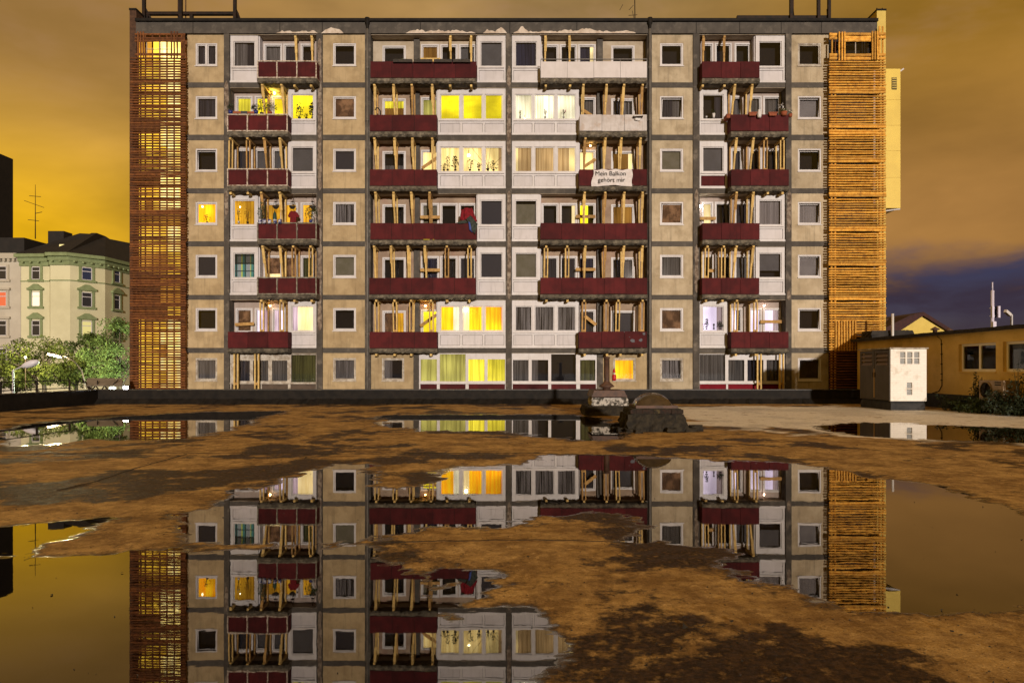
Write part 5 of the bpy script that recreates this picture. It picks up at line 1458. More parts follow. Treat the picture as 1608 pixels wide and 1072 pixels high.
for i, (ya, yb_) in enumerate(((d0 + .02, dm - .02), (dm + .02, d1 + .08))):
    dr = link('door', None, (xk0, (ya + yb_) / 2, zp), kio)
    zl0, zl1 = zt - .62, zt - .14
    lz = [(ya + .14, yb_ - .14, zl0, zl1)]
    mb = MB().wall(ya, yb_, zp + .02, zt - .03, 0, .05, lz); mb.v = [(xk0 - .03 + vy, vx, vz) for vx, vy, vz in mb.v]; mb.f = [f[::-1] for f in mb.f]
    mb.build('leaf', m_door, dr)
    for k in range(3):
        zz = zl0 + (zl1 - zl0) * (k + .5) / 3
        mb = MB().add([(xk0 - .05, ya + .15, zz - .07), (xk0 - .05, yb_ - .15, zz - .07), (xk0 + .03, yb_ - .15, zz + .07), (xk0 + .03, ya + .15, zz + .07),
                       (xk0 - .04, ya + .15, zz - .08), (xk0 - .04, yb_ - .15, zz - .08), (xk0 + .04, yb_ - .15, zz + .06), (xk0 + .04, ya + .15, zz + .06)], [(0, 1, 2, 3), (7, 6, 5, 4), (0, 4, 5, 1), (1, 5, 6, 2), (2, 6, 7, 3), (3, 7, 4, 0)])
        mb.build('louvre_slat', P('louvre_brown_%d%d' % (i, k), (.16, .12, .09), .6), dr)
    MB().box(xk0 - .055, xk0 - .031, yb_ - .07 if i == 0 else ya + .02, yb_ - .03 if i == 0 else ya + .06, zp + .9, zp + 1.1).build('handle', m_steel, dr)
MB().box(xk0 - .04, xk0 - .031, dm - .03, dm + .03, zp + .1, zt - .75).build('door_astragal', P('brass_strip', (.42, .27, .08), .5), kio)

# ================================================================== LOW OCHRE BUILDING along the right edge
XW = 17.4
low = thing('low_building', (XW + 3, 26, 0), 'single-storey ochre rendered building with dark flat roof along right roof edge', 'building')
m_ochre = P('ochre_render', (.74, .52, .17), .9, (.62, .42, .12), .9, speck=.18, sps=45, bump=.4, bs=45, stain=(.22, .14, .04), stain_amt=.4, sts=.7)
m_roofd = P('roof_felt', (.014, .012, .010), .8, (.03, .025, .02), 3)
YA, YZ = 20.6, 34.4
wins = [(24.55, 26.6), (22.2, 24.2)]
holes = [(a, b, 1.52, 2.58) for a, b in wins]
mb = MB().wall(YA, YZ, .62, 3.0, 0, .3, holes); mb.v = [(XW + vy, vx, vz) for vx, vy, vz in mb.v]; mb.f = [f[::-1] for f in mb.f]; mb.build('wall', m_ochre, low)
MB().box(XW + .301, XW + 8, YA, YZ, .0, 2.95).build('body', m_lowblock, low)
MB().box(XW - .05, XW + .3, YA, YZ, -.02, .617).build('plinth', m_plinth, low)
MB().box(XW - .22, XW + 8.2, YA - .2, YZ + .25, 3.003, 3.12).build('roof', m_roofd, low)
for k in range(37):
    y0 = YA - .2 + k * .38
    MB().box(XW - .25, XW - .222, y0, y0 + .372, 2.98, 3.10 + random.uniform(.0, .03)).build('roof_edge_tile', m_roofd, low)
for (a, b) in wins:
    w = link('window', None, (XW, (a + b) / 2, 1.52), low)
    mid = (a + b) / 2
    mb = MB().wall(a, b, 1.52, 2.58, 0, .09, [(a + .08, mid - .05, 1.62, 2.49), (mid + .05, b - .08, 1.62, 2.49)]); mb.v = [(XW + .13 + vy, vx, vz) for vx, vy, vz in mb.v]; mb.f = [f[::-1] for f in mb.f]
    mb.build('frame', P('ivory_frame', (.82, .79, .70), .6), w)
    for p0, p1 in ((a + .07, mid - .04), (mid + .04, b - .07)):
        MB().box(XW + .17, XW + .178, p0, p1, 1.61, 2.5).build('pane', m_glass, w)
        mb = curtain_mesh(p0 - .05, p1 + .05, 1.55, 2.55, 0); mb.v = [(XW + .28 + vy, vx, vz) for vx, vy, vz in mb.v]; mb.build('curtain', CUR['grey'], w)
    MB().box(XW - .05, XW + .129, a - .03, b + .03, 1.47, 1.515).build('sill', m_ochre, w)
mb = MB(); mb.tube([(XW - .02, 27.9, 2.95), (XW - .02, 27.65, 2.8), (XW - .02, 27.62, 2.3), (XW - .02, 27.6, 1.5), (XW - .02, 27.6, .95), (XW - .02, 27.8, .72), (XW - .02, 28.3, .6)], .016, 6); mb.build('cable', m_black, low)
for zz in (2.6, 2.2, 1.8, 1.4, 1.15): MB().box(XW - .045, XW - .002, 27.58, 27.65, zz, zz + .04).build('cable_clip', m_black, low)
MB().lathe((X_(1490, 30), 30, 3.1), [(.09, 0), (.09, .18), (.16, .2), (.16, .24), (.0, .34)], 10).build('roof_vent', m_rust, low)
MB().lathe((XW + 1.5, 30.5, 3.1), [(.09, 0), (.09, .25), (.18, .27), (.18, .31), (.0, .42)], 10).build('roof_vent', m_rust, low)
MB().lathe((XW + 1.0, 33, 3.1), [(.06, 0), (.06, 1.2), (.0, 1.2)], 10).build('flue', m_whitecer, low)
rough_box(XW + .1, XW + 2.2, 33.2, 34.3, 3.1, 3.5, .05, 5).build('roof_hatch', m_roofd, low)
# air-conditioning unit and shrubs
acx, acy = XW - .42, 23.9
ac = thing('air_conditioner', (acx, acy, 0), 'beige outdoor air-conditioning unit against ochre wall under the windows', 'air conditioner')
m_acm = P('beige_enamel', (.30, .21, .12), .5, (.24, .17, .09), 3)
ya, yb_ = 23.35, 24.55
MB().box(acx - .18, acx + .34, ya, yb_, .52, 1.22).build('casing', m_acm, ac)
mb = MB(); n = 24
for rr, xx in ((.28, -.185), (.25, -.2)): pass
MB().tube([(acx - .20 + .0 * k, 24.2 + .29 * math.cos(2 * math.pi * k / 24), .87 + .29 * math.sin(2 * math.pi * k / 24)) for k in range(25)], .02, 6).build('fan_ring', m_acm, ac)
mb = MB(); mb.add([(acx - .183, 24.2 + .28 * math.cos(2 * math.pi * k / 24), .87 + .28 * math.sin(2 * math.pi * k / 24)) for k in range(24)], [tuple(range(24))]); mb.build('fan_opening', m_black, ac)
for k in range(4):
    a = k * math.pi / 2 + .3; MB().bar((acx - .19, 24.2, .87), (acx - .19, 24.2 + .25 * math.cos(a), .87 + .25 * math.sin(a)), .10, .01).build('fan_blade', m_steel, ac)
for k in range(2): MB().box(acx - .19, acx - .181, 23.45, 23.75, 1.05 + .08 * k, 1.09 + .08 * k).build('badge_grille', m_black, ac)
for yy in (ya + .1, yb_ - .1): MB().box(acx - .15, acx + .3, yy - .04, yy + .04, .0, .518).build('leg', m_steel, ac)


def shrub(x, y, h, w, label, n, size, m, up=False, stems=5):
    t = thing('shrub', (x, y, 0), label, 'shrub', 'shrubs by the ochre wall')
    mb = MB(); tips = []
    for k in range(stems):
        tip = Vector((x + random.uniform(-w, w) * .5, y + random.uniform(-w, w) * .5, h * random.uniform(.7, 1)))
        tips.append(tip); mb.tube([(x, y, -.01), Vector((x, y, 0)).lerp(tip, .5) + Vector((random.uniform(-.05, .05), 0, 0)), tip], [.02, .014, .006], 5)
    mb.build('stem', m_leafdark, t)
    mb = MB()
    for tip in tips:
        for k in range(5):
            c = Vector((x, y, 0)).lerp(tip, .25 + .18 * k); leaves(mb, c, (w * .22, w * .22, h * .10), n // (5 * stems), size)
    leaves(mb, (x, y, h * .35), (w * .55, w * .55, h * .35), n // 2, size)
    mb.build('foliage', m, t)
shrub(XW - .45, 24.95, 1.55, .5, 'slim upright conifer shrub left of the air-conditioning unit', 420, .05, m_leafdark, stems=3)
shrub(XW - .55, 25.8, .62, 1.2, 'low dark spreading shrub below first ochre-wall window', 700, .06, m_leafdark)
shrub(XW - .7, 24.6, .58, 1.3, 'low shrub with brighter tips in front of the air-conditioning unit', 800, .055, m_leaf)
shrub(XW - .6, 23.2, .95, 1.3, 'bushy shrub at right picture edge by the ochre wall', 900, .06, m_leafdark)
shrub(XW - .35, 22.9, 1.9, .9, 'tall sparse shrub with bare twigs at right picture edge', 300, .05, m_leafdark, stems=8)

# ================================================================== BEYOND ON THE RIGHT: gabled house, phone mast, camera pole
dh = 75.0
hs = thing('gabled_house', (X_(1450, dh), dh, -5.2), 'yellow gabled house with dark red roof beyond the ochre building', 'house')
m_hy = P('yellow_house_wall', (.70, .52, .12), .8, (.62, .46, .10), .8)
m_hw = P('white_house_wall', (.66, .62, .58), .8)
m_hr = P('dark_red_tile', (.05, .014, .012), .8, (.03, .01, .01), 3)
xl, xm, xr = X_(1407, dh), X_(1447, dh), X_(1487, dh)
ze, zr = Z_(522, dh), Z_(496.5, dh)
MB().prism([(xl, -5.2), (xr, -5.2), (xr, ze), (xm, zr), (xl, ze)], dh, dh + 10).build('gable_wall', m_hy, hs)
MB().prism([(X_(1384, dh), -5.2), (xl - .01, -5.2), (xl - .01, ze), (X_(1384, dh), ze)], dh + .5, dh + 9).build('side_wall', m_hw, hs)
MB().prism([(X_(1380, dh), ze - .2), (xl - .2, ze - .12), (xm, zr + .05), (xm, zr + .45), (X_(1425, dh), zr + .05), (X_(1380, dh), ze + .25)], dh - .4, dh + 10.3).build('roof', m_hr, hs)
MB().prism([(xm + .003, zr + .05), (xr + .5, ze - .2), (xr + .5, ze + .2), (xm + .003, zr + .45)], dh - .4, dh + 10.3).build('roof', m_hr, hs)
MB().box(X_(1405, dh), X_(1419, dh), dh + 3, dh + 5, ze, Z_(497.5, dh)).build('chimney', m_gable, hs)
for px in (1417, 1422.5): MB().box(X_(px, dh), X_(px + 4, dh), dh - .06, dh - .004, Z_(527, dh), Z_(518, dh)).build('window', m_dark, hs)
dm_ = 60.0
ma = thing('phone_mast', (X_(1558.5, dm_), dm_, -5.2), 'white mobile phone mast with panel antennas above ochre building roof', 'mast')
m_mast = P('pale_galvanised', (.62, .58, .70), .5)
xc = X_(1558.5, dm_)
MB().tube([(xc, dm_, -5.2), (xc, dm_, Z_(456, dm_))], .13, 10).build('pole', m_mast, ma)
MB().tube([(xc, dm_, Z_(456, dm_)), (xc, dm_, Z_(443, dm_))], .05, 8).build('tip', m_mast, ma)
for px in (1555.5, 1562, 1565): MB().box(X_(px - 1.6, dm_), X_(px + 1.6, dm_), dm_ - .35 + (.2 if px == 1562 else 0), dm_ - .15, Z_(499, dm_), Z_(481, dm_)).build('panel_antenna', m_mast, ma)
for py in (484, 496): MB().box(X_(1553, dm_), X_(1567, dm_), dm_ - .14, dm_ - .06, Z_(py + .6, dm_), Z_(py - .6, dm_)).build('bracket', m_mast, ma)
MB().box(X_(1556, dm_), X_(1561, dm_), dm_ - .3, dm_ - .14, Z_(515, dm_), Z_(505, dm_)).build('radio_unit', m_mast, ma)
dc = 32.0
cp = thing('camera_pole', (X_(1588, dc), dc, 3.12), 'white surveillance camera on bent pole above the ochre building roof', 'camera')
MB().tube([(X_(1588.5, dc), dc, 3.12), (X_(1588.5, dc), dc, Z_(494, dc)), (X_(1586, dc), dc, Z_(492.5, dc))], .05, 8).build('pole', m_whitecer, cp)
MB().bar((X_(1586, dc), dc, Z_(494.5, dc)), (X_(1575, dc), dc - .15, Z_(488.5, dc)), .13, .14).build('housing', m_whitecer, cp)

# ================================================================== BEYOND ON THE LEFT: corner house, white house, tower block
dg = 95.0
m_green = P('pale_green_stucco', (.62, .59, .38), .85, (.54, .51, .32), .3, speck=.05)
m_gtrim = P('sage_trim', (.22, .27, .13), .85, (.18, .22, .10), 1.5)
m_wstuc = P('greyish_stucco', (.50, .46, .37), .85, (.44, .40, .32), .4)
m_wtrim = P('stucco_trim', (.42, .38, .30), .85)
m_slate = P('black_slate', (.010, .009, .008), .8, (.016, .013, .011), 1)
def far_window(parent, p, t, px, wpx, y0, y1, content_m, trim, ped=True, top=False):
    """window on a wall through p with unit tangent t (both x,y); placed by the ray through pixel px"""
    u = (px - HX) / F                                 # ray x = u*y
    s = (u * p[1] - p[0]) / (t[0] - u * t[1]); c = Vector((p[0] + t[0] * s, p[1] + t[1] * s, 0)); dep = c.y
    n = Vector((t[1], -t[0], 0)); T = Vector((t[0], t[1], 0))
    hw = wpx / 2 / F * dep / max(.25, abs(t[0] - u * t[1])); z0, z1 = Z_(y1, dep), Z_(y0, dep)
    def bx(a, b, c0, c1, f, bk):
        vs = []
        for zz in (c0, c1):
            for s_, o_ in ((a, bk), (b, bk), (b, f), (a, f)): q = c + T * s_ + n * o_; vs.append((q.x, q.y, zz))
        return MB().add(vs, [(3, 2, 1, 0), (4, 5, 6, 7), (0, 1, 5, 4), (1, 2, 6, 5), (2, 3, 7, 6), (3, 0, 4, 7)])
    w = bx(-hw, hw, z0, z1, .04, -.05).build('window', content_m, parent)
    for a, b, c0, c1 in ((-hw - .1, -hw, z0, z1), (hw, hw + .1, z0, z1), (-hw, hw, z0 - .1, z0), (-hw, hw, z1, z1 + .1), (-hw, hw, z1 - (z1 - z0) * .3 - .05, z1 - (z1 - z0) * .3 + .05)):
        bx(a, b, c0, c1, .10, -.05).build('frame', m_white, w)
    for a, b in ((-hw - .42, -hw - .101), (hw + .101, hw + .42)): bx(a, b, z0 - .1, z1 + .3, .14, -.05).build('surround', trim, w)
    bx(-hw - .6, hw + .6, z0 - .4, z0 - .101, .25, -.05).build('sill', trim, w)
    if not top:
        bx(-hw - .65, hw + .65, z1 + .31, z1 + .60, .35, -.05).build('cornice', trim, w)
        if ped:
            vs = []
            for o_ in (-.05, .30):
                for s_, zz in ((-hw - .5, z1 + .605), (hw + .5, z1 + .605), (.25, z1 + 1.15), (-.25, z1 + 1.15)): q = c + T * s_ + n * o_; vs.append((q.x, q.y, zz))
            MB().add(vs, [(0, 1, 2, 3), (7, 6, 5, 4), (0, 4, 5, 1), (1, 5, 6, 2), (2, 6, 7, 3), (3, 7, 4, 0)]).build('pediment', trim, w)
def foot(q): return [(X_(px, dd), dd) for px, dd in q]
gpts = foot([(33, 95), (78, 95), (79, 94), (110, 94), (165, 97.5), (235, 108)])
ztop = Z_(399, 94)
gh = thing('corner_house', (gpts[2][0], 94, -5.2), 'pale green old corner house with sage window surrounds and dark roof', 'house')
back = [(gpts[-1][0] + 2, 125), (gpts[0][0], 125)]
MB().extrude(gpts + back, -5.2, ztop).build('wall', m_green, gh)
def off(poly, k):
    cx = sum(p[0] for p in poly) / len(poly); cy = sum(p[1] for p in poly) / len(poly)
    r = []
    for (x, y) in poly:
        v = Vector((x - cx, y - cy)); v = v * (1 + k / v.length); r.append((cx + v.x, cy + v.y))
    return r
allp = gpts + back
MB().extrude(off(allp, .45), ztop - .9, ztop - .35).build('cornice', m_gtrim, gh)
MB().extrude(off(allp, .9), ztop - .347, ztop + .12).build('cornice', m_gtrim, gh)
MB().extrude(off(allp, .25), ztop - 1.5, ztop - .903).build('frieze', m_gtrim, gh)
MB().extrude(off(allp, .12), Z_(441.5, 94.5), Z_(440, 94.5)).build('string_course', m_gtrim, gh)
# brackets under the cornice
for i in range(5):
    a, b = Vector(gpts[i]), Vector(gpts[i + 1]); L = (b - a).length
    if L < 2: continue
    t_ = (b - a).normalized(); nrm = Vector((t_.y, -t_.x))
    for k in range(int(L / 1.1)):
        q = a + t_ * (k + .5) * 1.1; c0 = q + nrm * .28
        MB().box(c0.x - .14, c0.x + .14, c0.y - .3, c0.y + .25, ztop - 1.15, ztop - .91).build('bracket', m_gtrim, gh)
MB().add([(*p, ztop + .121) for p in off(allp, .8)] + [(*p, Z_(373 if i in (1, 2, 3, 4) else 374, 105)) for i, p in enumerate(off(allp, -7.5))],
         [(i, (i + 1) % 8, (i + 1) % 8 + 8, i + 8) for i in range(8)] + [tuple(range(8, 16))]).build('roof', m_slate, gh)
MB().box(X_(93, 97), X_(101, 97), 97.0, 97.6, ztop + 1.6, ztop + 1.9).build('skylight', GLOW('lit_skylight', (1, .8, .3), 1.0), gh)
m_fardark = P('far_dark_pane', (.03, .03, .032), .2); m_farblue = P('far_blue_pane', (.03, .04, .08), .2)
g_lit = GLOW('far_lit_white', (1, .85, .5), 1.3); g_lity = GLOW('far_lit_yellow', (.9, .75, .25), .7); g_litr = GLOW('far_lit_red', (.9, .12, .01), .8)
def tang(i): a, b = Vector(gpts[i]), Vector(gpts[i + 1]); v = (b - a).normalized(); return (v.x, v.y)
for px, i, w, ms in ((57, 0, 11, [m_fardark, g_lit, m_fardark]), (136, 3, 14, [m_farblue, m_room, g_lity]), (183, 4, 8, [m_farblue, m_fardark, m_fardark])):
    off_y = 0 if i < 3 else (1.5 if i == 3 else 8)
    for k, (y0, y1) in enumerate(((420, 438), (459, 480), (504, 526))):
        far_window(gh, gpts[i], tang(i), px, w, y0 + off_y * .7, y1 + off_y * .6, ms[k], m_gtrim, True, k == 0)
wh = thing('white_town_house', (X_(10, 95.4), 95.4, -5.2), 'grey-white stucco house at left picture edge beside the green corner house', 'house')
MB().box(X_(-120, 95), X_(32.6, 95.4), 95.4, 124, -5.2, Z_(399, 95.4)).build('wall', m_wstuc, wh)
MB().box(X_(-120, 95), X_(33, 94.9), 94.8, 95.39, Z_(406, 95), Z_(397.5, 95)).build('cornice', m_wtrim, wh)
for k in range(14): MB().box(X_(-70 + k * 7.4, 95), X_(-66 + k * 7.4, 95), 94.95, 95.39, Z_(410, 95), Z_(406.2, 95)).build('bracket', m_wtrim, wh)
MB().prism([(X_(-120, 95), Z_(397.4, 95)), (X_(34, 95), Z_(397.4, 95)), (X_(34, 95), Z_(372, 95)), (X_(-120, 95), Z_(372, 95))], 95.5, 110).build('roof', m_slate, wh)
MB().box(X_(68, 100), X_(93, 100), 101.0, 103, Z_(380, 100), Z_(360.5, 100)).build('chimney', m_slate, wh)
for y0, y1, mm in ((419, 438, m_fardark), (459, 480, g_litr), (504, 526, m_fardark), (548, 570, m_fardark)):
    for px in (2, -30): far_window(wh, (X_(32, 95.4), 95.4), (1, 0), px, 16, y0, y1, mm if px > 0 else m_fardark, m_wtrim, False, y0 == 419)
da = 100.0
ra = thing('roof_aerial', (X_(55, da), da, Z_(373, da)), 'tall antenna on the dark roof beside the black tower block', 'aerial')
MB().tube([(X_(55.5, da), da, Z_(375, da)), (X_(55.5, da), da, Z_(290, da))], [.08, .03], 6).build('mast', m_steel, ra)
for a, b in (((38, 315), (69, 326)), ((46, 307.5), (64, 309)), ((44, 345), (61, 347)), ((56, 335), (66, 333))):
    MB().bar((X_(a[0], da), da, Z_(a[1], da)), (X_(b[0], da), da, Z_(b[1], da)), .07, .07).build('element', m_steel, ra)
tb = thing('tower_block', (X_(0, 160), 160, -5.2), 'black tower block silhouette at left picture edge', 'building')
MB().box(X_(-200, 180), X_(20.5, 180), 160, 180, -5.2, Z_(250, 180)).build('wall', m_slate, tb)
MB().box(X_(-200, 180), X_(12, 180), 161, 176, Z_(250, 180), Z_(246, 180)).build('plant_room', m_slate, tb)

# ---- trees
m_bark = P('bark', (.07, .055, .04), .9, (.04, .03, .022), 6, bump=.5)
def leafmat(name, a, b_):
    m, t, b = new_mat(name)
    geo = t.new('ShaderNodeNewGeometry')
    c = t.mix(t.step(t.noise(geo.outputs['Position'], 1.6, 4), .35, .65), a, b_)
    t.n.remove(b); out = t.n['Material Output']
    df = t.new('ShaderNodeBsdfDiffuse'); tl = t.new('ShaderNodeBsdfTranslucent'); t.l.new(c, df.inputs[0]); t.l.new(c, tl.inputs[0])
    mx = t.new('ShaderNodeMixShader'); mx.inputs[0].default_value = .45
    t.l.new(df.outputs[0], mx.inputs[1]); t.l.new(tl.outputs[0], mx.inputs[2]); t.l.new(mx.outputs[0], out.inputs[0])
    return m
m_tree1 = leafmat('linden_leaf', (.10, .12, .03), (.05, .065, .016)); m_tree2 = leafmat('plane_leaf', (.10, .14, .045), (.045, .065, .02))
def tree(px, d, py_top, py_bot, rad, label, n, mat, seed):
    random.seed(seed); x = X_(px, d); base = Vector((x, d, -5.2)); ztop, zbot = Z_(py_top, d), Z_(py_bot, d)
    t = thing('street_tree', base, label, 'tree', 'trees by the street lamps')
    mb = MB(); zc = (ztop + zbot) / 2
    mb.tube([base, (x + .1, d, zbot), (x, d, zc), (x, d, ztop - .8)], [.24, .18, .12, .03], 8)
    limbs = []
    for k in range(9):
        a = random.uniform(0, 6.28); r_ = rad * random.uniform(.5, .9); z0 = zbot + (zc - zbot) * random.uniform(-.2, .9)
        tip = Vector((x + r_ * math.cos(a), d + r_ * math.sin(a), z0 + random.uniform(.6, 2.2))); limbs.append(tip)
        mb.tube([(x, d, z0 - .3), Vector((x, d, z0)).lerp(tip, .55) + Vector((0, 0, .25)), tip], [.09, .06, .02], 6)
    mb.build('trunk', m_bark, t)
    mb = MB(); cl = []
    for k in range(46):
        a = random.uniform(0, 6.28); f = random.uniform(-.75, 1); q = math.sqrt(max(0, 1 - f * f)) * random.uniform(.45, 1.05)
        cl.append((x + rad * q * math.cos(a), d + rad * q * math.sin(a), zc + f * (ztop - zbot) / 2))
    cl += [tuple(l) for l in limbs]
    for c in cl:
        s = rad * random.uniform(.16, .34); leaves(mb, c, (s, s, s * .75), int(n * 1.6) // len(cl), .125)
    mb.build('crown', mat, t)
tree(68, 60, 538, 612, 3.3, 'dark round-crowned tree behind the curved street lamp', 5200, m_tree1, 3)
tree(118, 66, 568, 612, 1.7, 'small bright green tree lit right beside the curved street lamp', 2200, m_tree1, 4)
tree(140, 62, 528, 600, 2.0, 'narrow dark tree in front of the green corner house', 2600, m_tree2, 5)
tree(188, 58, 508, 606, 2.7, 'tall silvery floodlit tree beside the brown slat screen', 4200, m_tree2, 6)
tree(20, 64, 575, 615, 2.2, 'low tree at left picture edge behind the railing', 2200, m_tree1, 8)
random.seed(21)

# ---- street lamps (lit) and flood lamp
def point(name, loc, energy, col, r, parent):
    l = bpy.data.lights.new(name, 'POINT'); l.energy = energy; l.color = col; l.shadow_soft_size = r
    o = link(name, l, loc, parent); return o
g_lamp = GLOW('street_lamp_glow', (1, .86, .45), 60)
ds = 52.0
sl1 = thing('street_lamp', (X_(134, ds), ds, -5.2), 'lit street lamp on curved mast in front of the trees', 'street lamp')
MB().tube([(X_(134, ds), ds, -5.2), (X_(133, ds), ds, Z_(600, ds)), (X_(128, ds), ds, Z_(581, ds)), (X_(118, ds), ds, Z_(568, ds)), (X_(106, ds), ds, Z_(560.5, ds)), (X_(97, ds), ds, Z_(558, ds))], .05, 8).build('mast', m_steel, sl1)
hd = MB(); hd.bar((X_(97, ds), ds, Z_(559, ds)), (X_(75, ds), ds, Z_(554, ds)), .20, .13); hd.build('head', m_steel, sl1)
MB().bar((X_(96, ds), ds - .03, Z_(560.5, ds)), (X_(76, ds), ds - .03, Z_(555.8, ds)), .17, .10).build('lens', g_lamp, sl1)
point('bulb', (X_(86, ds), ds - .1, Z_(565, ds)), 4000, (1, .84, .45), .3, sl1)
dsl = 40.0
sl2 = thing('street_lamp', (X_(21, dsl), dsl, -5.2), 'unlit grey street lamp on angled arm at left picture edge', 'street lamp')
MB().tube([(X_(22, dsl), dsl, -5.2), (X_(20.5, dsl), dsl, Z_(581, dsl)), (X_(41, dsl), dsl, Z_(572.5, dsl))], .05, 8).build('mast', P('pale_mast', (.5, .48, .5), .5), sl2)
mb = MB(); mb.lathe((0, 0, 0), [(0, -.55), (.10, -.5), (.20, -.2), (.22, .1), (.12, .45), (0, .5)], 12)
q = Matrix.Rotation(R(72), 3, 'Y'); mb.v = [tuple(q @ Vector((v[0], v[1], v[2])) * 1.0 + Vector((X_(48, dsl), dsl, Z_(571, dsl)))) for v in mb.v]; mb.build('head', P('pale_lamp_head', (.6, .58, .62), .4), sl2)
sl3 = thing('street_lamp', (X_(40, 57), 57, -5.2), 'distant small starry street lamp among the leaves', 'street lamp')
MB().tube([(X_(40, 57), 57, -5.2), (X_(40, 57), 57.0, Z_(562, 57))], .04, 6).build('mast', m_steel, sl3)
MB().lathe((X_(40, 56.4), 56.4, Z_(561, 56.4)), [(0, -.09), (.09, 0), (0, .09)], 10).build('globe', GLOW('star_lamp', (1, .85, .45), 60), sl3)
point('bulb', (X_(40, 56), 56.0, Z_(562, 56)), 1500, (1, .84, .45), .2, sl3)
fl = thing('flood_lamp', (X_(198, 31.5), 31.5, .7), 'glaring white flood lamp on the parapet corner by the brown slat screen', 'flood lamp')
xf, yf = X_(198, 31.8), 31.8
MB().box(xf - .14, xf + .14, yf - .02, yf + .12, Z_(612, yf), Z_(604.5, yf)).build('housing', m_steel, fl)
MB().box(xf - .11, xf + .11, yf - .03, yf - .021, Z_(610.5, yf), Z_(606, yf)).build('lens', GLOW('flood_glow', (1, .97, 1.0), 40), fl)
MB().tube([(xf, yf + .05, .5), (xf, yf + .05, Z_(612, yf))], .03, 6).build('bracket', m_steel, fl)
fl2 = thing('flood_lamp', (X_(178, 50), 50, -5.2), 'low white lamp head glimpsed over the parapet below the silvery tree', 'flood lamp')
MB().tube([(X_(176, 50), 50, -5.2), (X_(176, 50), 50, Z_(610.5, 50))], .06, 8).build('mast', m_pipe, fl2)
MB().box(X_(173, 50), X_(179, 50), 49.9, 50.2, Z_(610.4, 50), Z_(607.5, 50)).build('lens', GLOW('flood_glow_tree', (.9, 1, .85), 25), fl2)
point('bulb', (X_(176, 51), 51.0, Z_(609, 51)), 9000, (.86, 1, .74), .3, fl2)

# railing on the left side parapet, folding roof panels
rl = thing('roof_railing', (ROOF_L - .15, 24, .69), 'thin black steel railing along the left side parapet', 'railing')
xr_ = ROOF_L - .9
for yy in (20.0, 22.3, 24.6, 26.3, 28.3, 30.4): MB().box(xr_ - .03, xr_ + .03, yy - .03, yy + .03, -.3, 1.12 if yy > 25 else 1.35).build('post', m_steel, rl)
for zz in (1.12, .78): MB().box(xr_ - .02, xr_ + .02, 20, 30.4, zz - .02, zz + .02).build('rail', m_steel, rl)
MB().bar((xr_, 23.4, 1.9), (xr_, 25.6, .7), .05, .05).build('stay', m_steel, rl)
MB().box(xr_ - .04, xr_ + .04, 24.0, 24.08, -.3, 2.3).build('tall_post', m_steel, rl)
dp_ = 33.5
rp = thing('folding_canopy', (X_(168, dp_), dp_, -.5), 'tilted grey canopy sheets on thin struts beside the flood lamp', 'canopy')
m_can = P('canopy_sheet', (.20, .17, .13), .5, (.14, .12, .09), 3)
for a, b in ((137, 181), (182, 193)):
    G = [(X_(a, dp_), dp_, Z_(593.5, dp_)), (X_(b, dp_), dp_, Z_(593.5, dp_)), (X_(b + 9, dp_), dp_ - .6, Z_(604.5, dp_)), (X_(a + 9, dp_), dp_ - .6, Z_(604.5, dp_))]
    mb = MB().add(G + [(v[0], v[1] + .02, v[2] - .04) for v in G], [(0, 1, 2, 3), (7, 6, 5, 4), (0, 4, 5, 1), (1, 5, 6, 2), (2, 6, 7, 3), (3, 7, 4, 0)]); mb.build('sheet', m_can, rp)
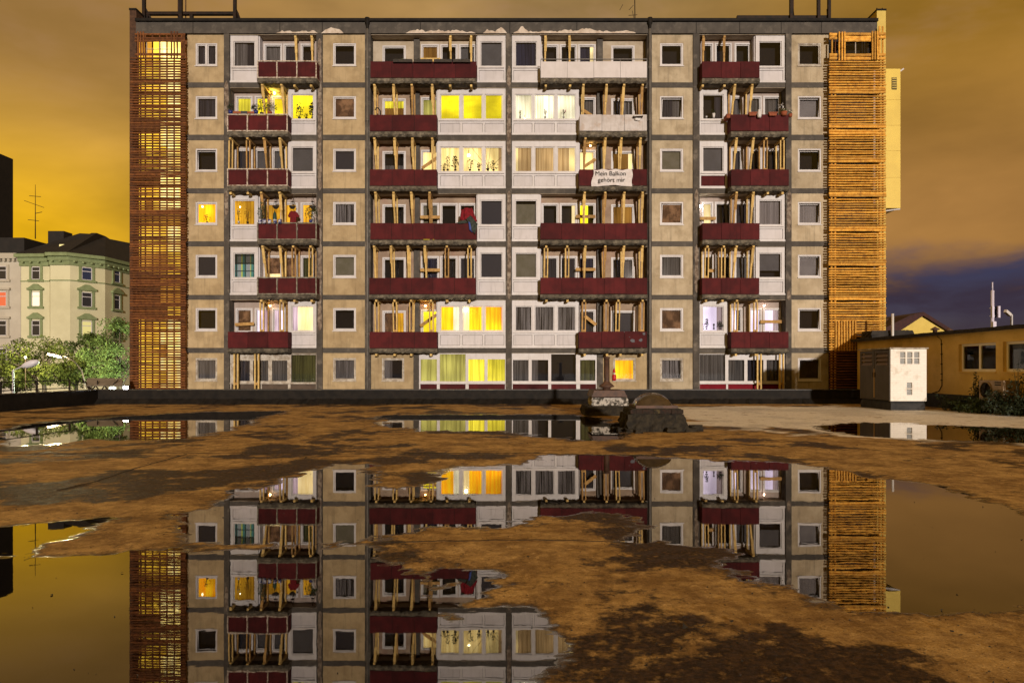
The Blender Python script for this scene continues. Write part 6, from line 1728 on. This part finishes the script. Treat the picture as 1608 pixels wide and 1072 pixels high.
for a, b in (((138, 594), (156, 613)), ((146, 605), (153, 613)), ((160, 605), (153, 613)), ((160, 605), (166, 613)), ((163, 597), (163, 605)), ((174, 605), (168, 613)), ((174, 605), (180, 613)), ((195, 596), (186, 604))):
    MB().bar((X_(a[0], dp_), dp_ - .5, Z_(a[1], dp_)), (X_(b[0], dp_), dp_ - .5, Z_(b[1], dp_)), .045, .045).build('strut', m_steel, rp)
MB().box(X_(130, dp_), X_(206, dp_), dp_ - .7, dp_ + .2, -.6, Z_(613, dp_)).build('base', m_lowblock, rp)

# ================================================================== litter of grit and seams on the roof
mb = MB()
random.seed(5)
for _ in range(4200):
    y = 3.0 + 12 * random.random() ** 2; x = random.uniform(-.9, .9) * y
    s = random.uniform(.003, .009) * (1 + .05 * y)
    if random.random() < .03: s *= 2.8
    z = ground_z(x, y)
    if z < 0 and random.random() < .93: continue
    z = max(z, 0)
    pts = [(x + random.uniform(-s, s), y + random.uniform(-s, s), z + random.uniform(-.2, 1) * s) for _ in range(4)]
    mb.add(pts, [(0, 1, 2), (0, 2, 3), (0, 3, 1), (1, 3, 2)])
tag(mb.build('grit', m_moss, org=(0, 0, 0)), 'scattered dark grit and crumbs on the wet roof', kind='stuff')
def seam(pts, w, name='roof_seam'):
    mb = MB(); 
    V = []
    for i in range(len(pts) - 1):
        a, b = Vector(g2(*pts[i])), Vector(g2(*pts[i + 1])); n = max(2, int((b - a).length / .12)); dr = (b - a).normalized(); nr = Vector((-dr.y, dr.x))
        for k in range(n + (i == len(pts) - 2)):
            p = a.lerp(b, k / n) + nr * random.uniform(-.012, .012); ww = w * random.uniform(.4, 1.0)
            gz_ = ground_z(p.x, p.y)
            V += [(p.x - nr.x * ww, p.y - nr.y * ww, gz_ - .004), (p.x + nr.x * ww, p.y + nr.y * ww, gz_ - .004), (p.x, p.y, gz_ + .006)]
    n = len(V) // 3
    fs = []
    for i in range(n - 1): fs += [(3 * i, 3 * i + 3, 3 * i + 5, 3 * i + 2), (3 * i + 2, 3 * i + 5, 3 * i + 4, 3 * i + 1)]
    tag(mb.add(V, fs).build(name, m_moss), kind='structure')
seam([(600, 852), (800, 850), (985, 851)], .016)
seam([(90, 772), (150, 758), (220, 735), (292, 715)], .05)
seam([(560, 714), (800, 712), (1100, 716), (1300, 724)], .06)
seam([(0, 714), (200, 713), (560, 714)], .05)
